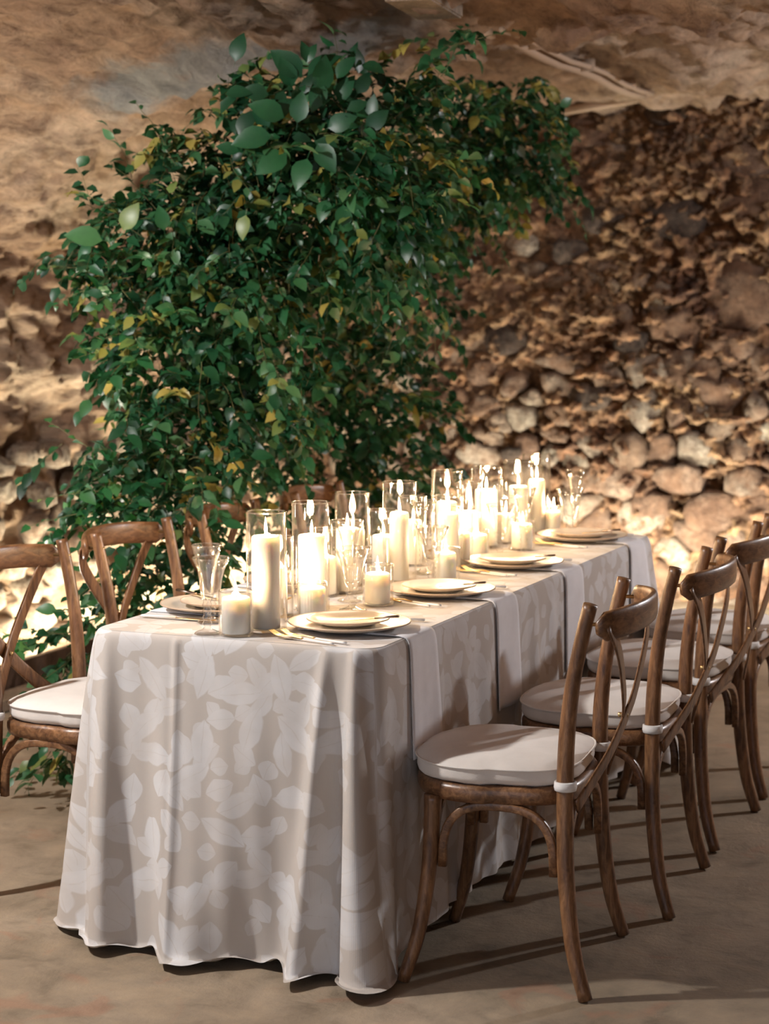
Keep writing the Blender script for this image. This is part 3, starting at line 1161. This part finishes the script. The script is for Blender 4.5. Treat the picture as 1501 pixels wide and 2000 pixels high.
# ------------------------------------------------------------------ candles in glass cylinders
# px, base py, glass height, glass radius, candle height, candle radius, label
C = [(521, 1231, .285, .048, .222, .034, 'nearest tall', 'left of the other tall ones'),
     (607, 1190, .275, .048, .186, .034, 'second tall', 'just right of the nearest tall glass'),
     (461, 1240, .105, .041, .085, .034, 'lowest and nearest', 'beside the stemmed glasses at near end'),
     (677, 1157, .195, .045, .170, .030, 'medium', 'behind the nearest right-hand flute'),
     (545, 1203, .200, .036, .120, .024, 'slim medium', 'between the two nearest tall glasses'),
     (610, 1203, .085, .038, .068, .034, 'low', 'in front of the second tall glass'),
     (738, 1181, .105, .040, .078, .033, 'low', 'right of the nearest right-hand flute'),
     (688, 1141, .255, .048, .150, .034, 'third tall', 'above the medium glass behind the nearest flute'),
     (747, 1125, .190, .043, .112, .033, 'medium', 'left of the slender tall pillar candle'),
     (780, 1136, .280, .048, .190, .027, 'fourth tall', 'slender pillar, left of the second goblet'),
     (806, 1104, .205, .040, .130, .026, 'medium', 'behind the slender pillar candle'),
     (872, 1088, .265, .048, .165, .032, 'fifth tall', 'behind the second goblet'),
     (873, 1111, .215, .046, .160, .031, 'medium', 'in front of the fifth tall glass'),
     (870, 1132, .090, .040, .072, .031, 'low', 'just right of the stem of the second goblet'),
     (928, 1086, .080, .042, .062, .035, 'low wide', 'left of the third plate stack'),
     (915, 1076, .215, .040, .120, .030, 'medium', 'behind the low wide candle by the third plates'),
     (949, 1068, .255, .050, .178, .036, 'sixth tall', 'thick bright pillar in the far half'),
     (985, 1060, .150, .040, .090, .031, 'medium', 'between the sixth and seventh tall glasses'),
     (1010, 1046, .250, .048, .160, .032, 'seventh tall', 'second tall one from the far end'),
     (1046, 1040, .265, .047, .175, .028, 'farthest tall', 'standing last at the far end'),
     (1081, 1040, .090, .032, .068, .025, 'low', 'alone beside the far goblet'),
     (1018, 1073, .095, .042, .076, .033, 'low', 'behind the third flute, left of the far plates'),
     (636, 1163, .180, .036, .100, .028, 'slim medium', 'between second tall glass and nearest flute'),
     (900, 1105, .180, .036, .095, .027, 'slim medium', 'between second goblet and low wide candle')]


def make_cylinder(h, r):
    bm = bmesh.new()
    t = .0028
    lathe(bm, [(0, 0), (r - .002, 0), (r, .002), (r, h - .0015), (r - t / 2, h), (r - t, h - .0015), (r - t, .007), (r - t - .003, .005), (0, .005)], 40)
    return bm


def flame_bm():
    bm = bmesh.new()
    lathe(bm, [(0, 0), (.0022, .002), (.0036, .007), (.0040, .012), (.0034, .019), (.0020, .027), (.0008, .034), (0, .038)], 12)
    return bm


flame_me = None
for i, (px, py, gh, gr, ch, cr, size, where) in enumerate(C):
    p = on_z(px, py, ZT)
    p.y = min(p.y, Y1 - .06)
    g = empty('glass_cylinder', (p.x, p.y, ZT))
    tag(g, f'{size} glass cylinder, {where}', 'candle holder', 'glass cylinders with candles down the table')
    link_bm('glass_wall', make_cylinder(gh, gr), M_GLASS, g)
    bm = bmesh.new()
    lathe(bm, [(gr - .0035, -.0009), (gr - .0012, -.0016), (gr + .0006, 0), (gr - .0012, .0014), (gr - .0035, .0008)], 40, close=True)
    link_bm('glass_rim', bm, M_CRYSTAL, g, loc=(0, 0, gh))
    jx, jy = random.uniform(-.003, .003), random.uniform(-.003, .003)
    c = empty('pillar_candle', (p.x + jx, p.y + jy, ZT + .0055))
    tag(c, f'lit pillar candle in the {size} glass, {where}', 'candle', 'lit pillar candles')
    bm = bmesh.new()
    rr_ = random.Random(i)
    nseg = 28
    prof = [(0, 0), (cr - .002, 0), (cr, .002), (cr, ch - .007), (cr - .0015, ch - .002), (cr - .005, ch), (cr - .009, ch - .002), (cr * .55, ch - .007), (0, ch - .008)]
    lathe(bm, prof, nseg)
    link_bm('wax', bm, M_WAX, c)
    bm = bmesh.new()
    sweep(bm, [Vector((0, 0, ch - .009)), Vector((.0008, 0, ch)), Vector((.002, 0, ch + .006))], circ(.0011, 6), hint=(1, 0, 0))
    link_bm('wick', bm, M_WICK, c)
    f = link_bm('flame', flame_bm(), M_FLAME, c, loc=(0.001, 0, ch + .003))
    f.scale = (1, 1, rr_.uniform(.9, 1.15))
    f.rotation_euler = (rr_.uniform(-.06, .06), rr_.uniform(-.08, .08), 0)
    lamp('candle_light', 'POINT', (0, 0, ch + .022), 1.05, (1.0, 0.66, 0.36), .012, parent=c)


# ------------------------------------------------------------------ stemware
def goblet_mesh():
    bm = bmesh.new()
    # wide water goblet: flared bowl, beaded stem, foot
    lathe(bm, [(0, 0), (.034, .0), (.036, .002), (.030, .006), (.012, .011), (.008, .015), (.012, .021), (.008, .027), (.012, .034), (.008, .040), (.013, .047), (.009, .053),
               (.015, .060), (.021, .070), (.024, .086), (.027, .106), (.033, .130), (.047, .160), (.0455, .160), (.0315, .130), (.0255, .106), (.0222, .087), (.018, .073), (0, .067)], 36)
    return bm


def flute_mesh():
    bm = bmesh.new()
    lathe(bm, [(0, 0), (.031, .0), (.033, .002), (.027, .006), (.011, .012), (.008, .018), (.012, .025), (.008, .032), (.012, .040), (.008, .047), (.012, .055), (.008, .062), (.012, .070), (.009, .077),
               (.014, .086), (.0165, .100), (.0185, .125), (.0215, .150), (.0270, .180), (.0365, .212), (.0352, .212), (.0257, .180), (.0202, .150), (.0172, .125), (.0150, .101), (.010, .092), (0, .088)], 36)
    return bm


gp = fp = None
STEM = [(405, 1238, 'flute', 'champagne flute standing front at the near left setting'),
        (413, 1216, 'goblet', 'wide flared water goblet behind the flute at the near left setting'),
        (688, 1192, 'goblet', 'water goblet behind the nearest right-hand plates'),
        (682, 1174, 'flute', 'tall flute beside the goblet behind the nearest right-hand plates'),
        (843, 1141, 'goblet', 'water goblet behind the second right-hand plates'),
        (826, 1121, 'flute', 'flute beside the second right-hand goblet'),
        (976, 1087, 'goblet', 'water goblet behind the third right-hand plates'),
        (1022, 1088, 'flute', 'flute rising in front of the far low candle'),
        (1112, 1048, 'goblet', 'water goblet at the far right end of the table'),
        (1138, 1034, 'flute', 'tallest flute at the far right end beside the last goblet')]
gl = {}
for (px, py, kind, lab) in STEM:
    if kind not in gl:
        o = empty('water_goblet' if kind == 'goblet' else 'champagne_flute')
        full = goblet_mesh() if kind == 'goblet' else flute_mesh()
        link_bm('glass', full, M_CRYSTAL, o)
        rimr, rimz = (.0462, .160) if kind == 'goblet' else (.0358, .212)
        bm = bmesh.new()
        lathe(bm, [(rimr - .0012, 0), (rimr, -.0012), (rimr + .0012, 0), (rimr, .0012)], 36, close=True)
        link_bm('rim', bm, M_CRYSTAL, o, loc=(0, 0, rimz))
        gl[kind] = o
        c = o
    else:
        c = copy_tree(gl[kind])
    p = on_z(px, py, ZT)
    c.location = (p.x, min(p.y, Y1 - .04), ZT)
    tag(c, 'clear pressed glass ' + lab, 'glass', 'goblets and flutes at the settings')


# ------------------------------------------------------------------ place settings
def plate(name, rad, h, lift, label, cat, grp, x, y, z):
    o = empty(name, (x, y, z))
    bm = bmesh.new()
    r = rad
    lathe(bm, [(0, .004), (r * .58, .004), (r * .62, 0), (r * .66, .002), (r * .80, h * .45), (r * .985, h * .93), (r, h), (r * .99, h + .0022), (r * .97, h + .0015), (r * .78, h * .45 + .007), (r * .68, .0085), (0, .0080)], 64)
    link_bm('plate_body', bm, M_PLATE, o)
    bm = bmesh.new()
    lathe(bm, [(r * .999, h - .001), (r * 1.004, h + .001), (r * .997, h + .0028), (r * .985, h + .0022)], 64, close=True)
    link_bm('glazed_rim', bm, M_RIM, o)
    return tag(o, label, cat, grp)


def fork(L=.185):
    o = empty('fork')
    bm = bmesh.new()
    # handle along -Y .. local: head toward +Y
    pts = catmull([(0, -.105, .0035), (0, -.06, .0035), (0, -.015, .0045)], 5)
    sweep(bm, pts, lambda t: [(a, b) for a, b in rrect(.009 - .003 * t, .0052 - .001 * t, 10, 3)], hint=(0, 0, 1))
    link_bm('handle', bm, M_HANDLE, o)
    o.children[0]['label'] = 'white handle'
    bm = bmesh.new()
    pts = catmull([(0, -.017, .0050), (0, .012, .0075), (0, .030, .0065), (0, .048, .006)], 4)
    sweep(bm, pts, lambda t: [(a, b) for a, b in rrect(.006 + .016 * max(0, t - .35) ** .8 * 1.3, .0034, 10, 3)], hint=(0, 0, 1))
    for k in (-1.5, -.5, .5, 1.5):
        pts = catmull([(k * .0050, .045, .006), (k * .0052, .062, .008), (k * .0050, .082, .017)], 4)
        sweep(bm, pts, lambda t: circ(.0019 - .0007 * t, 6), hint=(0, 0, 1))
    link_bm('fork_head', bm, M_GOLD, o)
    return o


def knife(handle_mat, blade_mat, L=1.0):
    o = empty('knife')
    bm = bmesh.new()
    pts = [Vector((0, -.095 * L, .004)), Vector((0, -.05 * L, .0045)), Vector((0, 0, .0045))]
    sweep(bm, pts, lambda t: rrect(.013 - .003 * t, .006, 10, 3), hint=(0, 0, 1))
    link_bm('handle', bm, handle_mat, o)
    bm = bmesh.new()
    pts = [Vector((0, k * .012 * L, .0035)) for k in range(10)]
    sweep(bm, pts, lambda t: rrect(.008 + .010 * math.sin(math.pi * min(1, t * .95 + .03)) ** .7, .0016, 10, 3), hint=(0, 0, 1))
    link_bm('blade', bm, blade_mat, o)
    return o


def napkin(y, side, k, wd=.165, length=.30):
    """folded napkin lying under the plates and hanging over the table edge"""
    NX, NT_ = 10, 48
    L1 = .27
    rows = []
    for j in range(NT_ + 1):
        u = j / NT_ * (L1 + length) - L1
        row = []
        for i in range(NX + 1):
            q = (i / NX - .5) * wd * (1 + .06 * max(0, u) / length)
            yy = y + q + (0.10 * max(0, u) if side > 0 else -.05 * max(0, u)) * 0.5
            if u <= 0:
                x = (0 if side > 0 else -TW) + side * u
                pt = Vector((x, yy, ZT + .0022 + .0006 * math.sin(i * 1.3)))
            else:
                s = TW + yy - Y0 if side > 0 else 2 * TW + TL + (Y1 - yy)
                pt, n = cloth_pt(s, max(u, 0.0))
                # hang clear of the cloth folds
                mo = 0
                for dd in (-.014, 0, .014):
                    p2_, _ = cloth_pt(s + dd, max(u, 0.0))
                    mo = max(mo, (p2_ - pt).dot(n))
                pt = pt + n * (mo + .004)
                if u < .02: pt.z = max(pt.z, TH_ + .006 - u * .6)
            row.append(pt)
        rows.append(row)
    bm = bmesh.new()
    vs = [[bm.verts.new(p_) for p_ in r] for r in rows]
    for a, b in zip(vs, vs[1:]):
        for i in range(NX):
            bm.faces.new((a[i], a[i + 1], b[i + 1], b[i]))
    me_o = link_bm('linen_napkin', bm, M_NAPKIN)
    md = me_o.modifiers.new('thick', 'SOLIDIFY')
    md.thickness = .0025
    md.offset = 1.0 if side > 0 else -1.0
    return me_o


ORD = ['nearest the camera', 'second from the camera', 'third from the camera', 'farthest from the camera']
YS = [0.150, 0.752, 1.350, 2.035]
fk0 = fork()
kn0 = knife(M_SILVER, M_GOLD, .62)
kn1 = knife(M_HANDLE, M_GOLD, 1.0)
first = {'f': True, 'a': True, 'b': True}


def dup_or_first(key, o):
    if first[key]:
        first[key] = False
        return o
    return copy_tree(o)


for side in (1, -1):
    sn = 'right-hand' if side > 0 else 'left-hand'
    for k, y in enumerate(YS):
        x = -.162 if side > 0 else -TW + .150
        if side < 0 and k == 0: x, y = -.585, .285
        od = ORD[k]
        nk = napkin(y + (.02 if side > 0 else 0), side, k, length=.30 if side > 0 else .16)
        tag(nk, f'white linen napkin under the {sn} plates {od}, hanging over the table edge', 'napkin', 'linen napkins')
        plate('charger_plate', .147, .016, 0, f'large cream charger plate at the {sn} setting {od}', 'plate', 'charger plates', x, y, ZT + .0035)
        plate('salad_plate', .100, .014, 0, f'small cream plate stacked on the charger at the {sn} setting {od}', 'plate', 'salad plates', x - side * .004, y, ZT + .0130)
        rot = R(90) if side > 0 else R(-90)       # local +Y (fork head) points to the table centre
        for q in (0, 1):
            f = dup_or_first('f', fk0)
            f.location = (x - side * (.025 + .022 * q), y - side * (.172 + .018 * q), ZT + .0005)
            f.rotation_euler = (0, 0, rot - R(13 + random.uniform(-2, 2)))
            tag(f, f'{"inner" if q == 0 else "outer"} gold fork with white handle at the {sn} setting {od}', 'fork', 'gold forks')
        kn = dup_or_first('a', kn0)
        kn.location = (x + side * .075, y - side * .020, ZT + .0305)
        kn.rotation_euler = (R(-7), 0, rot + R(6) * side)
        tag(kn, f'small knife resting on the plates at the {sn} setting {od}', 'knife', 'small knives')
        kn = dup_or_first('b', kn1)
        kn.location = (x + side * .03, y + side * .168, ZT + .0005)
        kn.rotation_euler = (0, 0, rot + R(1))
        tag(kn, f'dinner knife lying beside the {sn} charger {od}', 'knife', 'dinner knives')

# ------------------------------------------------------------------ greenery
def leaf_geom(L, Wd, fold, curl):
    xs = [0, .30 * L, .68 * L, L]
    zc = [0, .06 * L * curl, .03 * L * curl, -.14 * L * curl]
    zf = fold * Wd
    v = [(0, xs[0], zc[0]), (0, xs[1], zc[1]), (0, xs[2], zc[2]), (0, xs[3], zc[3]),
         (-Wd * .48, xs[1] * .95, zc[1] + zf), (-Wd * .40, xs[2] * .95, zc[2] + zf * .8), (Wd * .48, xs[1] * .95, zc[1] + zf), (Wd * .40, xs[2] * .95, zc[2] + zf * .8)]
    f = [(0, 1, 4), (4, 1, 2, 5), (5, 2, 3), (0, 6, 1), (6, 7, 2, 1), (7, 3, 2)]
    return np.array(v), f


def leaf_obj_mesh(tint, L=1.0, Wd=.62):
    xs = np.linspace(0, 1, 6)
    wid = [0.0, .40, .50, .44, .26, 0.0]
    verts, faces = [], []
    for x, w_ in zip(xs, wid):
        z = .05 * math.sin(x * 3) - .12 * x * x
        verts += [(-w_ * Wd, x, z + .13 * w_), (0, x, z), (w_ * Wd, x, z + .13 * w_)]
    for k in range(5):
        a = k * 3
        faces += [(a, a + 1, a + 4, a + 3), (a + 1, a + 2, a + 5, a + 4)]
    verts += [(0, -.22, .02), (.012, -.22, .02), (.012, 0, 0)]
    n = len(verts)
    faces.append((n - 3, n - 2, n - 1, 1))
    me = bpy.data.meshes.new('leaf')
    me.from_pydata(verts, [], faces)
    me.polygons.foreach_set('use_smooth', [True] * len(faces))
    at = me.attributes.new('tint', 'FLOAT', 'POINT')
    at.data.foreach_set('value', [tint] * len(verts))
    me.materials.append(M_TINT)
    return me


LEAF_ME = [leaf_obj_mesh(t) for t in (.05, .2, .3, .38, .45, .55, .62, .68, .74, .80, .88, .96)]


def greenery(name, blobs, n_leaves, sprig_len, leaf_L, label, seed, big=(), strands=(), front_bias=0.5, yellow=0.055):
    r = np.random.default_rng(seed)
    tot = sum(b[3] ** 2 * b[4] for b in blobs)
    base = None
    stems = bmesh.new()
    LV = []      # pos, dir, up, size, tint

    def add_sprig(origin, d, L, n, ls, tint0, stem_r=.0014, droop=.5):
        d = Vector(d).normalized()
        pts = []
        p = Vector(origin)
        dd = d.copy()
        seg = 7
        for k in range(seg + 1):
            pts.append(p.copy())
            dd = (dd + Vector((r.normal() * .10, r.normal() * .10, -droop * .16 + r.normal() * .08))).normalized()
            p = p + dd * (L / seg)
        sweep(stems, pts, lambda t: circ(stem_r * (1 - .5 * t), 3), hint=(.31, .2, .9), cap=False)
        for k in range(n):
            t = (k + .6) / n * seg
            i = min(int(t), seg - 1)
            q = pts[i].lerp(pts[i + 1], t - i)
            T = (pts[i + 1] - pts[i]).normalized()
            S = T.cross(Vector((0, 0, 1)))
            if S.length < .1: S = Vector((1, 0, 0))
            S.normalize()
            sg = 1 if k % 2 else -1
            ld = (T * .55 + S * sg * (.8 + .3 * r.normal()) + Vector((0, 0, -.25 + .35 * r.normal()))).normalized()
            nu = (Vector((0, 0, 1)) + Vector((r.normal(), r.normal(), r.normal())) * .55 + (CAM - q).normalized() * .25).normalized()
            LV.append((q + ld * .006, ld, nu, ls * r.uniform(.6, 1.2), min(1, max(0, tint0 + r.normal() * .14))))

    per = 9
    for (px, py, dep, rad, wt) in blobs:
        c = at_depth(px, py, dep)
        if base is None: base = c.copy()
        ns = max(1, int(n_leaves * (rad ** 2 * wt) / tot / per))
        for _ in range(ns):
            v = Vector(r.normal(size=3)).normalized()
            rr_ = rad * (r.uniform(0, 1) ** .40)
            o = c + v * rr_
            o.z = min(o.z, 2.42)
            if o.z < .02: o.z = .02 + r.uniform(0, .1)
            o.x = max(o.x, -2.72)
            d = v * .6 + Vector((r.normal() * .4, r.normal() * .4, -.25 + r.normal() * .45))
            if o.z > 2.25: d.z = -abs(d.z) * .4
            t0 = r.choice([.22, .36, .5, .64, .76]) if r.uniform() > yellow else r.uniform(.84, .96)
            add_sprig(o, d, sprig_len * r.uniform(.5, 1.15), per, leaf_L, t0)
    for (px, py, dep, px2, py2, n, ls) in strands:
        a, b = at_depth(px, py, dep), at_depth(px2, py2, dep)
        d = b - a
        add_sprig(a, d, d.length, n, ls, .5, .0018, .12)
    for (px, py, dep, ls, ang, tint) in big:
        tint = tint * .75 if tint < .7 else tint
        q = at_depth(px, py, dep)
        ld = (RT * math.cos(R(ang)) + UP * math.sin(R(ang)) - FW * r.uniform(0, .3)).normalized()
        nu = (-FW + Vector((r.normal(), r.normal(), r.normal())) * .3 + Vector((0, 0, .35))).normalized()
        LV.append((q, ld, nu, ls * 1.0, tint))
    # keep leaves off the ceiling and floor
    LV = [l for l in LV if .012 < l[0].z < 2.47 or l[3] > .08]
    root = empty(name, (base.x, base.y, 0))
    tag(root, label, 'greenery')
    # the 300 that show largest become leaf objects: nearest to the camera within local columns
    score = []
    cell = {}
    for i, l in enumerate(LV):
        rel = l[0] - CAM
        dep = rel.dot(FW)
        if l[0].z < .03: dep += 5
        u, v = int(rel.dot(RT) / dep * 60), int(rel.dot(UP) / dep * 60)
        cell.setdefault((u, v), []).append((dep - l[3] * 6, i))
    for k in cell: cell[k].sort()
    order = []
    lev = 0
    while len(order) < 300 and lev < 40:
        lay = [c_[lev] for c_ in cell.values() if len(c_) > lev]
        lay.sort()
        order += [i for _, i in lay]
        lev += 1
    chosen = set(order[:300])
    for i in range(len(LV)):
        if LV[i][3] > .08 and i not in chosen and len(chosen) < 300: chosen.add(i)

    def frame(ld, nu):
        Y = ld
        X = Y.cross(nu)
        if X.length < .05: X = Y.cross(Vector((1, 0, .3)))
        X.normalize()
        Z = X.cross(Y)
        return X, Y, Z

    for i in chosen:
        q, ld, nu, ls, ti = LV[i]
        X, Y, Z = frame(ld, nu)
        me = LEAF_ME[min(11, int(ti * 12))]
        o = bpy.data.objects.new('leaf', me)
        COL.objects.link(o)
        o.parent = root
        M = Matrix((X, Y, Z)).transposed().to_4x4()
        M = Matrix.Translation(q - root.location) @ M @ Matrix.Diagonal((ls, ls, ls, 1))
        o.matrix_local = M
    V, Fc, T = [], [], []
    n0 = 0
    for i, (q, ld, nu, ls, ti) in enumerate(LV):
        if i in chosen: continue
        X, Y, Z = frame(ld, nu)
        gv, gf = leaf_geom(ls, ls * r.uniform(.50, .66), r.uniform(.05, .22), r.uniform(.2, 1.3))
        B = np.array([X, Y, Z])
        V.append(gv @ B + np.array(q - root.location))
        Fc += [tuple(a + n0 for a in f) for f in gf]
        T += [ti] * 8
        n0 += 8
    V = np.concatenate(V)
    me = bpy.data.meshes.new('foliage')
    me.from_pydata(V.tolist(), [], Fc)
    me.polygons.foreach_set('use_smooth', [True] * len(Fc))
    at = me.attributes.new('tint', 'FLOAT', 'POINT')
    at.data.foreach_set('value', T)
    me.materials.append(M_TINT)
    o = bpy.data.objects.new('foliage', me)
    COL.objects.link(o)
    o.parent = root
    o['kind'] = 'stuff'
    for v in stems.verts: v.co -= root.location
    s = link_bm('stems', stems, M_STEM, root)
    s['kind'] = 'stuff'
    return root


D1 = 6.55
FRONT = [(140, 1450, 6.15, .09, 1.3), (110, 1370, 6.3, .10, .9), (130, 1290, 6.4, .12, .9), (240, 1200, 6.5, .17, 1), (320, 1120, 6.5, .22, 1), (400, 1090, 6.9, .16, 1), (210, 960, D1, .13, .9),
         (300, 960, D1, .26, 1), (390, 950, D1, .20, 1), (430, 835, D1, .24, 1), (320, 830, D1, .22, 1), (510, 790, D1, .15, 1), (300, 690, D1, .21, 1),
         (410, 690, D1, .28, 1), (510, 650, D1, .22, 1), (270, 560, D1, .20, 1), (390, 550, D1, .30, 1.1), (500, 530, D1, .28, 1.1), (590, 480, D1, .22, 1),
         (230, 470, D1, .16, 1), (330, 430, D1, .22, 1), (440, 400, D1, .28, 1.1), (560, 360, D1, .30, 1.2), (660, 330, D1, .28, 1.2), (720, 420, D1, .24, 1), (740, 300, D1, .24, 1),
         (330, 330, D1, .13, .7), (410, 290, D1, .16, .8), (510, 250, D1, .20, 1.1), (600, 210, D1, .22, 1.2), (690, 220, D1, .20, 1.1), (780, 360, 6.8, .20, 1),
         (800, 430, 6.8, .13, 1), (800, 540, 6.8, .10, .9), (770, 640, 6.8, .06, .8), (790, 170, 6.6, .10, .8), (850, 120, 6.6, .08, .9), (870, 60, 6.5, .06, .8),
         (930, 70, 6.5, .04, .5), (150, 520, D1, .09, .6), (140, 870, D1, .05, .5), (180, 1030, D1, .08, .5), (190, 1290, 6.4, .14, 1), (700, 500, 6.8, .12, .8)]
BIG = [(590, 150, 6.3, .13, 140, .30), (600, 150, 6.3, .13, 35, .28), (620, 180, 6.25, .12, 75, .42), (570, 170, 6.3, .10, 110, .35), (555, 230, 6.2, .12, 160, .45),
       (530, 265, 6.2, .13, 190, .50), (560, 300, 6.2, .12, 215, .62), (600, 310, 6.2, .11, 250, .58), (640, 250, 6.25, .10, 20, .44), (620, 280, 6.2, .11, 300, .40),
       (580, 240, 6.2, .10, 80, .36), (660, 200, 6.3, .10, 60, .25), (690, 130, 6.4, .08, 85, .25), (200, 470, 6.2, .12, 170, .74), (240, 450, 6.2, .10, 60, .84),
       (320, 450, 6.2, .08, 100, .60), (480, 420, 6.2, .08, 260, .86), (700, 300, 6.3, .09, 220, .55), (740, 310, 6.3, .08, 300, .52), (640, 390, 6.3, .08, 250, .62), (670, 400, 6.3, .09, 270, .60)]
_rb = random.Random(5)
for _ in range(26):
    BIG.append((_rb.uniform(420, 730), _rb.uniform(120, 330) + 0.0, 6.25, _rb.uniform(.065, .10), _rb.uniform(0, 360), _rb.uniform(.05, .42)))
STR = [(330, 430, 6.4, 180, 320, 12, .040), (250, 520, 6.4, 75, 520, 14, .036), (260, 540, 6.4, 85, 580, 14, .036), (290, 470, 6.4, 150, 390, 10, .04), (250, 670, 6.4, 135, 690, 8, .035),
       (230, 900, 6.4, 85, 835, 8, .045), (240, 960, 6.4, 60, 965, 9, .042), (220, 1000, 6.4, 50, 1030, 9, .04), (860, 150, 6.4, 950, 60, 9, .045), (880, 90, 6.4, 1020, 50, 8, .045),
       (640, 520, 6.5, 560, 800, 14, .045), (820, 480, 6.7, 700, 715, 14, .045), (820, 470, 6.7, 850, 690, 14, .04), (560, 620, 6.4, 600, 870, 16, .045), (350, 330, 6.4, 260, 200, 10, .045),
       (850, 170, 6.5, 640, 330, 12, .04), (140, 1440, 6.1, 60, 1530, 8, .05)]
greenery('greenery_column', FRONT, 10500, .20, .061, 'leafy green column climbing from the floor behind the left chairs to the ceiling', 11, BIG, STR)

BACK = [(700, 560, 8.0, .24, 1), (620, 640, 8.0, .22, 1), (780, 640, 8.0, .20, 1), (700, 750, 8.0, .28, 1), (620, 850, 8.0, .26, 1), (780, 850, 8.0, .22, 1), (820, 780, 8.0, .12, .7),
        (700, 950, 8.0, .26, 1), (650, 1060, 8.0, .24, .7), (720, 1180, 8.0, .22, .6), (700, 1290, 8.0, .18, .6), (600, 760, 8.0, .22, 1), (560, 960, 8.0, .2, .8),
        (850, 240, 7.9, .24, 1.1), (930, 200, 7.9, .20, 1.1), (1000, 220, 8.0, .16, 1), (1040, 300, 8.0, .17, 1), (960, 300, 8.0, .24, 1.1), (880, 340, 8.0, .22, 1), (960, 370, 8.0, .12, .8),
        (1080, 330, 8.0, .08, .6), (820, 420, 8.0, .2, 1), (1030, 160, 8.0, .10, .8), (760, 480, 8.0, .22, 1)]
STR2 = [(1080, 330, 7.8, 1130, 470, 8, .04), (1060, 350, 7.8, 1100, 440, 6, .04), (1040, 180, 7.8, 1130, 330, 12, .042), (960, 400, 7.9, 1020, 525, 6, .05), (840, 800, 7.8, 890, 830, 7, .04), (1020, 380, 7.8, 960, 440, 7, .045)]
greenery('greenery_curtain', BACK, 6800, .19, .058, 'darker leafy curtain hanging behind the table and spreading right under the ceiling', 23, (), STR2, yellow=.10)

# fallen leaves on the floor by the column
for k, (px, py) in enumerate([(52, 1528), (62, 1538), (100, 1512), (118, 1522), (92, 1520)]):
    p = on_z(px, py, .006)
    o = bpy.data.objects.new('fallen_leaf', LEAF_ME[[3, 8, 10, 9, 10][k]])
    COL.objects.link(o)
    o.location = (p.x, p.y, .010)
    o.scale = (.05,) * 3
    o.rotation_euler = (0, 0, k * 1.3)
    tag(o, ['green fallen leaf farthest left on the floor by the greenery', 'pale green fallen leaf on the floor nearest the camera', 'yellowish fallen leaf on the floor under the greenery',
            'olive fallen leaf on the floor close to the tablecloth', 'small yellow fallen leaf between the others on the floor'][k], 'leaf', 'fallen leaves')
